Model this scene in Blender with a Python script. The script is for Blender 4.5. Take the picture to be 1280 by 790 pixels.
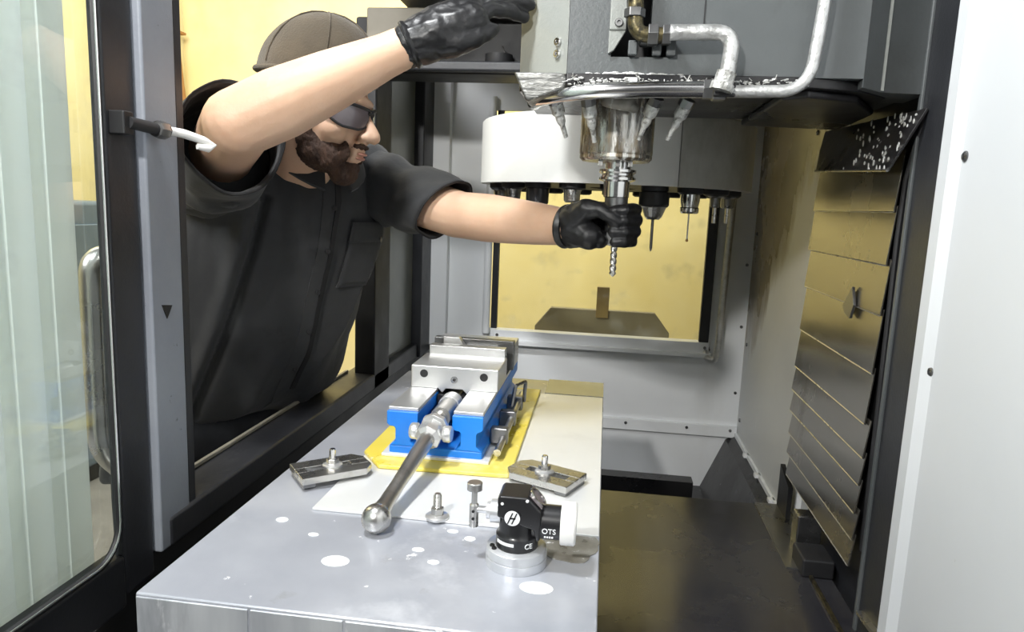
import bpy, bmesh, math, random
from mathutils import Vector, Matrix, Euler, noise
random.seed(7)
PI = math.pi
R = math.radians
scene = bpy.context.scene
for o in list(bpy.data.objects):
    bpy.data.objects.remove(o)
C = scene.collection

# ------------------------------------------------------------------ camera
cam = bpy.data.cameras.new('camera')
cam.sensor_fit = 'HORIZONTAL'
cam.sensor_width = 36.0
cam.lens = 36.0 * 875.25 / 1280.0
cam.clip_start = 0.02
cam_o = bpy.data.objects.new('camera', cam)
C.objects.link(cam_o)
cam_o.location = (0, 0, 1.36)
cam_o.rotation_euler = (Matrix.Rotation(R(7.396), 3, 'Z') @ Matrix.Rotation(R(90 - 9.02), 3, 'X') @ Matrix.Rotation(R(2.298), 3, 'Z')).to_euler()
scene.camera = cam_o

# ------------------------------------------------------------------ world, lights, exposure
w = bpy.data.worlds.new('world')
scene.world = w
w.use_nodes = True
w.node_tree.nodes['Background'].inputs[0].default_value = (0.93, 0.96, 1.0, 1)
w.node_tree.nodes['Background'].inputs[1].default_value = 0.09


def area(name, loc, target, size, power, color=(1, 1, 1), sy=None):
    l = bpy.data.lights.new(name, 'AREA')
    l.energy = power
    l.color = color
    l.size = size
    if sy:
        l.shape = 'RECTANGLE'
        l.size_y = sy
    o = bpy.data.objects.new(name, l)
    C.objects.link(o)
    o.location = loc
    o.rotation_euler = (Vector(target) - Vector(loc)).to_track_quat('-Z', 'Y').to_euler()
    return o


area('machine_work_light', (-0.54, -0.55, 2.08), (0.0, 1.45, 1.1), 0.10, 31, (1.0, 0.985, 0.95))
area('shop_and_fill_light', (-1.7, -0.2, 2.9), (-0.75, 0.5, 1.1), 1.0, 75, (1.0, 1.0, 1.0))  # unseen lamp added to brighten the corrugated panel outside the door
area('machine_ceiling_light', (-0.50, 0.60, 2.45), (-0.1, 1.5, 0.7), 0.16, 25, (0.97, 0.99, 1.0))
area('shop_and_fill_light', (-2.1, 2.4, 3.3), (-2.7, 3.7, 1.2), 1.6, 92, (1.0, 0.96, 0.86), 1.0)
area('shop_and_fill_light', (-0.3, 3.5, 3.3), (-0.2, 4.5, 1.0), 1.6, 62, (1.0, 0.96, 0.86), 0.8)
area('shop_and_fill_light', (0.3, -1.3, 3.1), (0.1, 0.9, 0.9), 2.0, 5, (0.96, 0.98, 1.0), 1.0)

vs = scene.view_settings
vs.view_transform = 'Standard'
vs.look = 'None'
vs.gamma = 1.0
vs.use_curve_mapping = False
vs.exposure = -0.2

# ------------------------------------------------------------------ materials
MATS = {}


def M(name, c1, c2=None, sc=6.0, rough=0.5, rough2=None, metal=0.0, bump=0.0, bsc=60.0, stretch=(1, 1, 1),
      layers=(), trans=0.0, coat=0.0, sheen=0.0, emit=None, estr=1.0, sss=0.0, ior=1.45, spec=0.5, lo=0.35, hi=0.65):
    """procedural principled material; layers = [(colour, scale, lo, hi, stretch, amount, rough)]"""
    m = bpy.data.materials.new(name)
    m.use_nodes = True
    nt = m.node_tree
    N, L = nt.nodes, nt.links
    b = N['Principled BSDF']
    tc = N.new('ShaderNodeTexCoord')

    def nz(scale, st, detail=5.0, rg=0.6):
        mp = N.new('ShaderNodeMapping')
        mp.inputs['Scale'].default_value = st
        L.new(tc.outputs['Object'], mp.inputs[0])
        n = N.new('ShaderNodeTexNoise')
        n.inputs['Scale'].default_value = scale
        n.inputs['Detail'].default_value = detail
        n.inputs['Roughness'].default_value = rg
        L.new(mp.outputs[0], n.inputs['Vector'])
        return n

    def ramp(src, a, z):
        r = N.new('ShaderNodeMapRange')
        r.inputs['From Min'].default_value = a
        r.inputs['From Max'].default_value = z
        L.new(src, r.inputs['Value'])
        return r.outputs[0]

    def mixc(fac, a, z):
        x = N.new('ShaderNodeMix')
        x.data_type = 'RGBA'
        L.new(fac, x.inputs['Factor'])
        for sock, val in ((x.inputs[6], a), (x.inputs[7], z)):
            if isinstance(val, tuple):
                sock.default_value = (*val, 1)
            else:
                L.new(val, sock)
        return x.outputs[2]

    def mixf(fac, a, z):
        x = N.new('ShaderNodeMix')
        L.new(fac, x.inputs['Factor'])
        for sock, val in ((x.inputs[2], a), (x.inputs[3], z)):
            if isinstance(val, (int, float)):
                sock.default_value = val
            else:
                L.new(val, sock)
        return x.outputs[0]
    col = c1
    ro = rough
    f = ramp(nz(sc, stretch).outputs[0], lo, hi)
    if c2:
        col = mixc(f, c1, c2)
    if rough2 is not None:
        ro = mixf(f, rough, rough2)
    for (lc, ls, a, z, st, am, lr) in layers:
        src = nz(ls, st[:3], 6.0, 0.65).outputs[0]
        if len(st) > 3:      # stain and cast shadow painted in one: noise + a slanted line across the surface
            vm = N.new('ShaderNodeVectorMath')
            vm.operation = 'DOT_PRODUCT'
            vm.inputs[1].default_value = st[3:6]
            L.new(tc.outputs['Object'], vm.inputs[0])
            ad = N.new('ShaderNodeMath')
            ad.operation = 'MULTIPLY_ADD'
            ad.inputs[1].default_value = st[7]
            L.new(src, ad.inputs[0])
            sb_ = N.new('ShaderNodeMath')
            sb_.operation = 'SUBTRACT'
            sb_.inputs[1].default_value = st[6]
            L.new(vm.outputs['Value'], sb_.inputs[0])
            L.new(sb_.outputs[0], ad.inputs[2])
            src = ad.outputs[0]
        g = ramp(src, a, z)
        mu = N.new('ShaderNodeMath')
        mu.operation = 'MULTIPLY'
        mu.inputs[1].default_value = am
        L.new(g, mu.inputs[0])
        col = mixc(mu.outputs[0], col, lc)
        if lr is not None:
            ro = mixf(mu.outputs[0], ro, lr)
    if isinstance(col, tuple):
        b.inputs['Base Color'].default_value = (*col, 1)
    else:
        L.new(col, b.inputs['Base Color'])
    if isinstance(ro, (int, float)):
        b.inputs['Roughness'].default_value = ro
    else:
        L.new(ro, b.inputs['Roughness'])
    b.inputs['Metallic'].default_value = metal
    b.inputs['IOR'].default_value = ior
    b.inputs['Specular IOR Level'].default_value = spec
    b.inputs['Transmission Weight'].default_value = trans
    b.inputs['Coat Weight'].default_value = coat
    b.inputs['Coat Roughness'].default_value = 0.1
    b.inputs['Sheen Weight'].default_value = sheen
    if sss:
        b.inputs['Subsurface Weight'].default_value = sss
        b.inputs['Subsurface Radius'].default_value = (0.01, 0.004, 0.002)
        b.inputs['Subsurface Scale'].default_value = 0.5
    if emit:
        b.inputs['Emission Color'].default_value = (*emit, 1)
        b.inputs['Emission Strength'].default_value = estr
    if bump:
        bp = N.new('ShaderNodeBump')
        bp.inputs['Strength'].default_value = bump
        bp.inputs['Distance'].default_value = 0.004
        L.new(nz(bsc, stretch, 4.0).outputs[0], bp.inputs['Height'])
        L.new(bp.outputs[0], b.inputs['Normal'])
    MATS[name] = m
    return m


def thin_glass(name, tint, rough=0.02, refl=0.5):
    """pane: mostly clear, fresnel reflection, light smears"""
    m = bpy.data.materials.new(name)
    m.use_nodes = True
    nt = m.node_tree
    N, L = nt.nodes, nt.links
    for n in list(N):
        N.remove(n)
    out = N.new('ShaderNodeOutputMaterial')
    tr = N.new('ShaderNodeBsdfTransparent')
    tr.inputs[0].default_value = (*tint, 1)
    gl = N.new('ShaderNodeBsdfGlossy')
    gl.inputs['Roughness'].default_value = rough
    df = N.new('ShaderNodeBsdfDiffuse')
    df.inputs[0].default_value = (.75, .78, .78, 1)
    fr = N.new('ShaderNodeFresnel')
    fr.inputs[0].default_value = 1.3
    mul = N.new('ShaderNodeMath')
    mul.operation = 'MULTIPLY'
    mul.inputs[1].default_value = refl
    L.new(fr.outputs[0], mul.inputs[0])
    tc = N.new('ShaderNodeTexCoord')
    nz = N.new('ShaderNodeTexNoise')
    nz.inputs['Scale'].default_value = 9
    nz.inputs['Detail'].default_value = 8
    L.new(tc.outputs['Object'], nz.inputs['Vector'])
    mr = N.new('ShaderNodeMapRange')
    mr.inputs['From Min'].default_value = .55
    mr.inputs['From Max'].default_value = .8
    mr.inputs['To Max'].default_value = .25
    L.new(nz.outputs[0], mr.inputs['Value'])
    m1 = N.new('ShaderNodeMixShader')
    L.new(mr.outputs[0], m1.inputs[0])
    L.new(tr.outputs[0], m1.inputs[1])
    L.new(df.outputs[0], m1.inputs[2])
    m2 = N.new('ShaderNodeMixShader')
    L.new(mul.outputs[0], m2.inputs[0])
    L.new(m1.outputs[0], m2.inputs[1])
    L.new(gl.outputs[0], m2.inputs[2])
    L.new(m2.outputs[0], out.inputs[0])
    MATS[name] = m
    return m


U = (1, 1, 1)
M('yellow_wall', (.83, .70, .33), (.87, .76, .42), 2.5, .6, bump=.15, bsc=90,
  layers=[((.55, .42, .16), 3.0, .58, .8, (1, 1, .6), .35, None)])
M('pale_yellow', (.84, .74, .40), (.88, .80, .50), 2.5, .6, bump=.15, bsc=90,
  layers=[((.70, .58, .28), 3.0, .58, .8, (1, 1, .6), .3, None)])
M('concrete', (.32, .31, .29), (.22, .21, .2), 5, .6, bump=.2)
M('wall_grey', (.83, .85, .87), (.86, .88, .89), 3, .38, .5, bump=.05, bsc=40,
  layers=[((.45, .40, .3), 2.2, .60, .85, (1, 1, .35), .35, .3), ((.85, .86, .86), 18, .68, .74, (1, 1, .4), .5, None)])
M('wall_stain_shade', (.60, .61, .61), (.66, .67, .67), 3, .34, .45, bump=.05, bsc=40,
  layers=[((.21, .165, .085), 5.0, .0, .10, (1, 1, .3, 0, 1.14, 1, 3.80, .75), .85, .25), ((.8, .8, .78), 14, .68, .74, (1, 1, .3), .5, None)])  # brown stain and the head's cast shadow painted as one layer
M('white_panel', (.56, .58, .60), (.60, .615, .63), 2, .4, .5,
  layers=[((.5, .5, .5), 45, .735, .76, U, .8, None)])
M('charcoal', (.018, .019, .022), (.028, .029, .033), 7, .35, .5, bump=.08, bsc=150,
  layers=[((.25, .25, .25), 70, .72, .76, U, .6, None)])
M('head_grey', (.070, .077, .079), (.086, .093, .095), 4, .38, .5, bump=.12, bsc=160,
  layers=[((.42, .42, .4), 60, .73, .77, U, .6, None), ((.05, .05, .045), 5, .6, .75, (1, 1, .5), .6, .2)])
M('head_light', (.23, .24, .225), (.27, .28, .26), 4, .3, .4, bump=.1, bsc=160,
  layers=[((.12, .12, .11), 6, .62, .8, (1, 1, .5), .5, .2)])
M('post_blue', (.20, .215, .25), (.25, .27, .30), 5, .4, .5, bump=.12, bsc=120,
  layers=[((.04, .04, .045), 30, .68, .72, U, .8, None), ((.6, .6, .62), 90, .73, .77, U, .5, None)])
M('black', (.008, .008, .009), (.014, .014, .015), 8, .4, .55)
M('black_oil', (.008, .008, .009), (.018, .017, .018), 5, .22, .4, bump=.15, bsc=24, spec=.6,
  layers=[((.55, .55, .55), 34, .68, .74, (1, .5, 1), .7, .4)])
M('oily_plate', (.038, .038, .045), (.052, .051, .054), 3.2, .12, .32, metal=.35, bump=.05, bsc=30,
  layers=[((.02, .02, .03), 4, .5, .7, U, .7, .1), ((.5, .5, .52), 60, .73, .78, U, .7, .5)])
M('aluminium', (.60, .61, .63), (.70, .71, .73), 5, .30, .42, metal=.55, bump=.04, bsc=220, stretch=(1, .15, 1),
  layers=[((.36, .38, .43), 3.0, .48, .66, U, .45, .22), ((.88, .89, .91), 17, .66, .70, U, .8, .6)])
M('table_top', (.42, .435, .485), (.54, .555, .60), 3.4, .30, .46, metal=.35, bump=.05, bsc=120,
  layers=[((.36, .385, .45), 2.6, .5, .62, U, .6, .2), ((.80, .81, .85), 5.0, .56, .72, U, .75, .5),
          ((.90, .90, .92), 26, .655, .675, U, .9, .55), ((.24, .22, .19), 9, .66, .72, U, .25, .25)])
M('table_side', (.42, .44, .48), (.62, .64, .67), 14, .32, .5, metal=.4, stretch=(1, 1, .15),
  layers=[((.2, .21, .24), 16, .55, .7, (1, 1, .2), .5, .3), ((.85, .86, .88), 22, .64, .7, (1, 1, .3), .7, .5)])
M('plate_white', (.74, .745, .74), (.80, .805, .80), 4, .3, .42, metal=.25, bump=.03, bsc=100,
  layers=[((.6, .6, .6), 4, .55, .7, U, .5, .25), ((.92, .92, .92), 22, .66, .69, U, .8, .5)])
M('jaw_steel', (.60, .60, .60), (.70, .70, .69), 6, .26, .4, metal=.7, bump=.06, bsc=260, stretch=(1, .2, 1),
  layers=[((.86, .86, .85), 20, .66, .72, U, .7, .5), ((.3, .3, .29), 9, .62, .75, U, .5, .35)])
M('steel', (.50, .49, .47), (.62, .61, .59), 9, .22, .38, metal=.95, bump=.05, bsc=200,
  layers=[((.2, .18, .15), 14, .6, .75, U, .5, .4)])
M('dark_steel', (.16, .16, .16), (.26, .26, .26), 9, .22, .4, metal=.9,
  layers=[((.55, .53, .5), 24, .66, .74, U, .7, .4)])
M('chrome', (.72, .71, .70), (.80, .79, .78), 6, .12, .22, metal=1.0)
M('grimy_chrome', (.55, .54, .52), (.38, .35, .30), 40, .16, .34, metal=.85, bump=.3, bsc=70, stretch=(1, 1, .2),
  layers=[((.26, .19, .10), 46, .46, .58, (1, 1, .18), .8, .35), ((.07, .055, .04), 60, .54, .62, (1, 1, .25), .85, .4),
          ((.90, .90, .87), 42, .53, .58, (1, 1, .16), .95, .75)])
M('galv_tube', (.52, .52, .51), (.66, .66, .65), 90, .28, .45, metal=.8, bump=.4, bsc=140,
  layers=[((.22, .21, .19), 110, .60, .70, U, .7, .5)])
M('chips', (.60, .60, .58), (.16, .155, .14), 60, .35, .6, metal=.5, bump=.9, bsc=140,
  layers=[((.1, .09, .08), 45, .58, .66, U, .9, .5)])
M('shavings', (.78, .78, .76), (.48, .48, .46), 140, .3, .5, metal=.4, bump=.6, bsc=220, layers=[((.14, .13, .11), 110, .54, .62, U, .8, .5)])
M('streaked', (.30, .30, .285), (.10, .10, .095), 70, .25, .5, metal=.6, bump=.6, bsc=120, stretch=(.35, 1, 1.6), layers=[((.75, .75, .73), 90, .60, .66, (.4, 1, 1.5), .8, .5)])
M('brass', (.17, .14, .07), (.09, .08, .05), 90, .3, .45, metal=.8, bump=.3, bsc=60, layers=[((.6, .6, .56), 40, .6, .7, U, .8, .5), ((.02, .02, .02), 80, .48, .58, U, .8, .5)])
M('blue_paint', (.008, .17, .66), (.012, .22, .75), 6, .3, .4,
  layers=[((.85, .88, .92), 40, .73, .78, U, .8, .5)])
M('yellow_pad', (.74, .58, .05), (.80, .66, .14), 4, .22, .4,
  layers=[((.86, .80, .50), 6, .52, .68, U, .7, .3), ((.95, .93, .85), 22, .66, .7, U, .7, .5)])
M('louver', (.25, .235, .205), (.33, .31, .275), 4, .2, .32, metal=.92, bump=.04, bsc=40,
  layers=[((.14, .12, .09), 6, .58, .72, (1, 1, .5), .75, .3), ((.75, .74, .7), 34, .72, .77, U, .5, .5)])
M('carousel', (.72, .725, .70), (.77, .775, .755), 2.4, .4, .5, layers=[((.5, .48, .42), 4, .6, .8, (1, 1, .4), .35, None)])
M('carousel_dirt_shade', (.48, .48, .44), (.58, .58, .55), 3.5, .35, .5,
  layers=[((.30, .29, .25), 4, .5, .65, (1, 1, .6), .7, .3)])  # darker drum half: dirt plus shade put into the colour
M('rubber', (.012, .012, .013), (.02, .02, .022), 12, .5, .6)
M('anodised', (.010, .010, .011), (.018, .018, .02), 10, .25, .4, coat=.3,
  layers=[((.75, .76, .76), 60, .67, .70, U, .85, .6)])
M('white_mark', (.86, .87, .88), None, 6, .45)
M('white_plastic', (.80, .79, .76), (.85, .84, .82), 12, .4, layers=[((.6, .6, .58), 20, .6, .75, U, .5, None)])
M('corrugated', (.84, .87, .87), (.88, .90, .90), 8, .35, .5, bump=.12, bsc=50, stretch=(1, 1, .2))
nt_ = MATS['corrugated'].node_tree      # fibreglass sheet lets the added lamp's light through
tl_ = nt_.nodes.new('ShaderNodeBsdfTranslucent')
tl_.inputs[0].default_value = (.88, .92, .92, 1)
mx_ = nt_.nodes.new('ShaderNodeMixShader')
mx_.inputs[0].default_value = .5
nt_.links.new(nt_.nodes['Principled BSDF'].outputs[0], mx_.inputs[1])
nt_.links.new(tl_.outputs[0], mx_.inputs[2])
nt_.links.new(mx_.outputs[0], nt_.nodes['Material Output'].inputs[0])
M('glove', (.006, .006, .007), (.010, .010, .011), 12, .34, .46, bump=.3, bsc=55, spec=.5)
M('skin', (.56, .355, .24), (.63, .42, .295), 9, .45, .55, bump=.10, bsc=180, sss=.12,
  layers=[((.58, .29, .19), 7, .55, .75, U, .35, None)])
M('beard', (.026, .012, .007), (.058, .027, .014), 60, .75, bump=1.0, bsc=220, stretch=(1, 1, .35))
M('lip', (.42, .20, .15), (.48, .24, .18), 30, .45)
M('cap_cloth', (.040, .030, .017), (.068, .050, .029), 12, .85, bump=.4, bsc=300, sheen=.2, stretch=(1, .4, 1))
M('shirt', (.022, .023, .025), (.036, .037, .039), 5, .8, bump=.6, bsc=16, sheen=.12,
  layers=[((.012, .012, .013), 9, .62, .7, U, .5, None)])
M('shirt_edge', (.012, .012, .013), (.018, .018, .019), 12, .8)
M('denim', (.016, .017, .02), (.024, .026, .03), 30, .85)
M('boot', (.05, .03, .018), (.07, .045, .028), 15, .6)
M('lens_dark', (.12, .10, .11), (.17, .145, .155), 4, .06, .12, coat=.6)
M('lens_clear', (.75, .78, .76), None, 4, .05, trans=.75, ior=1.1)
M('pipe_rust', (.36, .17, .05), (.45, .24, .08), 14, .5)
M('conduit', (.72, .64, .36), (.76, .68, .4), 6, .45)
M('sludge', (.13, .12, .10), (.30, .29, .26), 20, .25, .5, layers=[((.85, .85, .85), 40, .6, .66, U, .9, .6)])
M('machine_blue', (.13, .18, .23), (.17, .22, .27), 5, .5)
M('guard_grey', (.20, .175, .135), (.26, .235, .19), 7, .45)
M('brown_strap', (.26, .19, .09), (.20, .14, .06), 30, .6)
M('header_brown', (.22, .20, .16), (.28, .26, .21), 6, .45)
M('panel_green', (.22, .235, .21), (.28, .29, .265), 3, .16, .24, metal=.3, layers=[((.12, .13, .11), 4, .55, .7, (1, 1, .5), .6, None)])
thin_glass('door_glass', (.955, .98, .97), .02, .16)
thin_glass('window_glass', (.93, .93, .86), .06, .35)


# ------------------------------------------------------------------ geometry helpers
def frame_for(d):
    d = Vector(d).normalized()
    up = Vector((0, 0, 1)) if abs(d.z) < .95 else Vector((0, 1, 0))
    a = d.cross(up).normalized()
    return a, a.cross(d).normalized(), d


class MB:
    def __init__(s):
        s.v, s.f = [], []

    def add(s, vs_, fs):
        n = len(s.v)
        s.v += [tuple(p) for p in vs_]
        s.f += [tuple(i + n for i in f) for f in fs]
        return s

    def box(s, x0, x1, y0, y1, z0, z1):
        v = [(x, y, z) for z in (z0, z1) for y in (y0, y1) for x in (x0, x1)]
        return s.add(v, [(0, 2, 3, 1), (4, 5, 7, 6), (0, 1, 5, 4), (2, 6, 7, 3), (0, 4, 6, 2), (1, 3, 7, 5)])

    def prism(s, pts, axis, a0, a1):
        """pts: 2-D outline in the two other axes (in x,y,z order), extruded along axis"""
        def mk(p, a):
            q = list(p)
            q.insert(axis, a)
            return tuple(q)
        n = len(pts)
        v = [mk(p, a0) for p in pts] + [mk(p, a1) for p in pts]
        fs = [tuple(range(n)), tuple(range(2 * n - 1, n - 1, -1))]
        fs += [(i, i + n, (i + 1) % n + n, (i + 1) % n) for i in range(n)]
        return s.add(v, fs)

    def rings(s, rings, cap0=True, cap1=True, closed=True):
        n = len(rings[0])
        v = [p for r in rings for p in r]
        fs = []
        for k in range(len(rings) - 1):
            for i in range(n if closed else n - 1):
                j = (i + 1) % n
                fs.append((k * n + i, k * n + j, (k + 1) * n + j, (k + 1) * n + i))
        if cap0:
            fs.append(tuple(range(n - 1, -1, -1)))
        if cap1:
            fs.append(tuple(range((len(rings) - 1) * n, len(rings) * n)))
        return s.add(v, fs)

    def tube(s, path, r, seg=12, cap=True):
        path = [Vector(p) for p in path]
        rs = r if isinstance(r, (list, tuple)) else [r] * len(path)
        a, b, _ = frame_for(path[1] - path[0])
        out = []
        for i, p in enumerate(path):
            if i == 0:
                d = path[1] - path[0]
            elif i == len(path) - 1:
                d = path[-1] - path[-2]
            else:
                d = (path[i + 1] - path[i]).normalized() + (path[i] - path[i - 1]).normalized()
            d = d.normalized()
            a = (a - d * a.dot(d)).normalized()
            b = d.cross(a)
            out.append([p + (a * math.cos(t) + b * math.sin(t)) * rs[i] for t in [2 * PI * k / seg for k in range(seg)]])
        return s.rings(out, cap, cap)

    def lathe(s, prof, o=(0, 0, 0), d=(0, 0, 1), seg=24, cap=True):
        a, b, d = frame_for(d)
        o = Vector(o)
        out = [[o + d * h + (a * math.cos(t) + b * math.sin(t)) * max(r, 1e-5) for t in [2 * PI * k / seg for k in range(seg)]] for r, h in prof]
        return s.rings(out, cap, cap)

    def ell(s, c, rad, rot=None, seg=16, rg=10):
        c = Vector(c)
        out = []
        for i in range(rg + 1):
            ph = -PI / 2 + PI * i / rg
            ph = max(min(ph, PI / 2 - 1e-3), -PI / 2 + 1e-3)
            ring = []
            for k in range(seg):
                t = 2 * PI * k / seg
                p = Vector((rad[0] * math.cos(ph) * math.cos(t), rad[1] * math.cos(ph) * math.sin(t), rad[2] * math.sin(ph)))
                ring.append(c + (rot @ p if rot else p))
            out.append(ring)
        return s.rings(out)

    def caps(s, pts, rs, seg=12):
        """round-ended tapered chain"""
        pts = [Vector(p) for p in pts]
        for i in range(len(pts) - 1):
            a, b = pts[i], pts[i + 1]
            ax, ay, d = frame_for(b - a)
            r0, r1 = rs[i], rs[i + 1]
            out = []
            for k in range(5):
                ph = -PI / 2 + PI / 2 * k / 4 * .999 + .001
                out.append((a + d * r0 * math.sin(ph), r0 * math.cos(ph)))
            for k in range(1, 5):
                ph = PI / 2 * k / 4 * .999
                out.append((b + d * r1 * math.sin(ph), r1 * math.cos(ph)))
            out.insert(5, (b, r1))
            s.rings([[c + (ax * math.cos(t) + ay * math.sin(t)) * r for t in [2 * PI * q / seg for q in range(seg)]] for c, r in out])
        return s

    def build(s, name, mat, parent=None, bev=0.0, ang=35, local=False, seg=2, smooth=True):
        me = bpy.data.meshes.new(name)
        off = Vector((0, 0, 0))
        p = parent
        while p and not local:
            off += p.location
            p = p.parent
        me.from_pydata([tuple(Vector(q) - off) for q in s.v], [], s.f)
        bm = bmesh.new()
        bm.from_mesh(me)
        bmesh.ops.recalc_face_normals(bm, faces=bm.faces)
        bm.to_mesh(me)
        bm.free()
        me.materials.append(MATS[mat])
        if smooth:
            me.polygons.foreach_set('use_smooth', [True] * len(me.polygons))
            me.set_sharp_from_angle(angle=R(ang))
        o = bpy.data.objects.new(name, me)
        C.objects.link(o)
        o.parent = parent
        if bev:
            b = o.modifiers.new('bevel', 'BEVEL')
            b.width = bev
            b.segments = seg
            b.limit_method = 'ANGLE'
            b.angle_limit = R(40)
            b.harden_normals = True
        return o


def bx(*a):
    return MB().box(*a)


def tag(o, label, cat, group=None):
    o['label'] = label
    o['category'] = cat
    if group:
        o['group'] = group
    return o


def st(o, label=None, cat='structure'):
    o['kind'] = 'structure'
    if label:
        o['label'] = label
        o['category'] = cat
    return o


def thing(name, loc, label, cat, group=None, rz=0):
    o = bpy.data.objects.new(name, None)
    o.empty_display_size = .05
    C.objects.link(o)
    o.location = loc
    o.rotation_euler = (0, 0, rz)
    return tag(o, label, cat, group)


def arc(pts, rad=.02, n=6):
    """round the inner corners of a polyline"""
    pts = [Vector(p) for p in pts]
    out = [pts[0]]
    for i in range(1, len(pts) - 1):
        a = (pts[i - 1] - pts[i])
        b = (pts[i + 1] - pts[i])
        r = min(rad, a.length * .49, b.length * .49)
        p0, p1 = pts[i] + a.normalized() * r, pts[i] + b.normalized() * r
        for k in range(n + 1):
            t = k / n
            out.append(p0 * (1 - t) ** 2 + pts[i] * 2 * t * (1 - t) + p1 * t * t)
    out.append(pts[-1])
    return out


def remesh(o, voxel, smooth=2, fac=.5, disp=None):
    """apply a voxel remesh so overlapping closed pieces become one continuous surface"""
    m = o.modifiers.new('r', 'REMESH')
    m.mode = 'VOXEL'
    m.voxel_size = voxel
    m.use_smooth_shade = True
    s = o.modifiers.new('s', 'SMOOTH')
    s.factor = fac
    s.iterations = smooth
    dg = bpy.context.evaluated_depsgraph_get()
    me = bpy.data.meshes.new_from_object(o.evaluated_get(dg))
    o.modifiers.clear()
    old = o.data
    mats = [x for x in old.materials]
    o.data = me
    me.name = old.name
    me.materials.clear()
    for x in mats:
        me.materials.append(x)
    if disp:
        nn = [v.normal.copy() for v in me.vertices]
        cc = [v.co.copy() for v in me.vertices]
        me.vertices.foreach_set('co', [x for c, n_ in zip(cc, nn) for x in c + n_ * disp(c)])
        me.update()
    me.polygons.foreach_set('use_smooth', [True] * len(me.polygons))
    return o


def text(name, body, size, loc, rot, mat, parent, ext=.0004, shear=0):
    cu = bpy.data.curves.new(name, 'FONT')
    cu.body = body
    cu.size = size
    cu.extrude = ext
    cu.shear = shear
    cu.align_x = 'CENTER'
    cu.align_y = 'CENTER'
    t = bpy.data.objects.new(name, cu)
    C.objects.link(t)
    dg = bpy.context.evaluated_depsgraph_get()
    me = bpy.data.meshes.new_from_object(t.evaluated_get(dg))
    bpy.data.objects.remove(t)
    o = bpy.data.objects.new(name, me)
    C.objects.link(o)
    me.materials.append(MATS[mat])
    o.parent = parent
    o.location = Vector(loc) - (parent.location if parent else Vector((0, 0, 0)))
    o.rotation_euler = rot
    return o


def screw(p, d, r, parent, mat='steel', h=.004):
    """socket-headed screw: a domed head with a recess"""
    return MB().lathe([(r, 0), (r, h * .6), (r * .85, h), (r * .45, h), (r * .45, h * .3), (0, h * .3)], p, d, 14).build('screw', mat, parent)


# ================================================================== SETTING: the shop
st(bx(-4.2, 3.0, -3.0, 5.2, -.1, 0).build('floor', 'concrete'))
st(bx(-3.0, -2.9, -3.0, 5.2, 0, 3.6).build('wall_left', 'pale_yellow'))
st(bx(-2.9, 3.0, 4.6, 4.7, 0, 3.6).build('wall_back', 'yellow_wall'))

# ================================================================== SETTING: machine enclosure
# far sheet-metal wall with a window opening
WX0, WX1, WZ0, WZ1 = -.352, .318, .945, 1.66
wb = MB()
wb.box(-.60, WX0 - .045, 2.31, 2.33, .45, 1.90)
wb.box(WX1 + .0, .463, 2.31, 2.33, .45, 1.90)
wb.box(WX0 - .045, WX1, 2.31, 2.33, .45, WZ0)
wb.box(WX0 - .045, WX1, 2.31, 2.33, WZ1, 1.90)
far = st(wb.build('wall_far', 'wall_grey'))
bx(-.565, .462, 2.296, 2.312, .63, .668).build('base_flange', 'wall_grey', far, .002)
for x in (-.1, .1, .3, .44):
    screw((x, 2.296, .655), (0, -1, 0), .005, far, 'dark_steel')
for z in (.78, 1.0, 1.2):
    screw((.448, 2.31, z), (0, -1, 0), .005, far, 'dark_steel')
screw((-.548, 2.31, 1.02), (0, -1, 0), .006, far, 'dark_steel')
# window with sill channel, left trim tube, pane
win = st(bx(WX0 - .006, WX1 + .03, 2.285, 2.31, .905, .945).build('window_1', 'wall_grey', None, .002))
bx(WX0 - .006, WX1 + .036, 2.270, 2.286, .898, .912).build('sill_lip', 'wall_grey', win, .0015)
MB().tube([(-.386, 2.297, .93), (-.386, 2.297, 1.70)], .013, 14).build('trim_tube', 'wall_grey', win)
bx(-.372, WX0, 2.311, 2.33, .94, 1.68).build('jamb', 'charcoal', win)
bx(WX1 - .003, WX1 + .028, 2.288, 2.31, .945, 1.66).build('jamb', 'charcoal', win, .002)
bx(-.372, WX1 + .01, 2.334, 2.340, .93, 1.68).build('pane', 'window_glass', win)
for x in (-.345, .335):
    screw((x, 2.285, .928), (0, -1, 0), .005, win, 'dark_steel')
# right side wall
wr = st(bx(.463, .483, 1.50, 2.33, .45, 1.90).build('wall_right', 'wall_stain_shade'))
bx(.455, .4632, 1.68, 2.30, .635, .65).build('lower_flange', 'wall_grey', wr, .002)
for y in (1.75, 1.92, 2.08):
    bx(.445, .466, y, y + .02, .640, .650).build('flange_tab', 'white_mark', wr, .001)
for p in ((.463, 1.62, 1.53), (.463, 1.72, 1.55), (.463, 2.27, 1.3), (.463, 2.27, .95), (.463, 2.27, .70)):
    screw(p, (-1, 0, 0), .006, wr, 'dark_steel')
bx(.452, .4632, 1.545, 1.60, .70, 1.535).build('edge_strip', 'wall_grey', wr, .002)
st(bx(.464, .80, 1.122, 1.50, .45, 2.2).build('wall_column', 'charcoal'))
st(bx(-.60, .463, 1.45, 2.33, 1.902, 1.915).build('shade_roof', 'charcoal'))  # unseen roof sheet added to keep light off the upper far wall
# floor of the chip pan, sloped side
st(bx(-.62, .48, .2, 2.33, .40, .45).build('floor_pan', 'black_oil'))
st(MB().prism([(.463, .64), (.463, .45), (.36, .45), (.43, .62)], 1, 1.55, 2.31).build('trim_1', 'black_oil'))
bx(-.02, .30, 2.05, 2.10, .45, .56).build('pan_step', 'black_oil', bpy.data.objects['floor_pan'])
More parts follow.
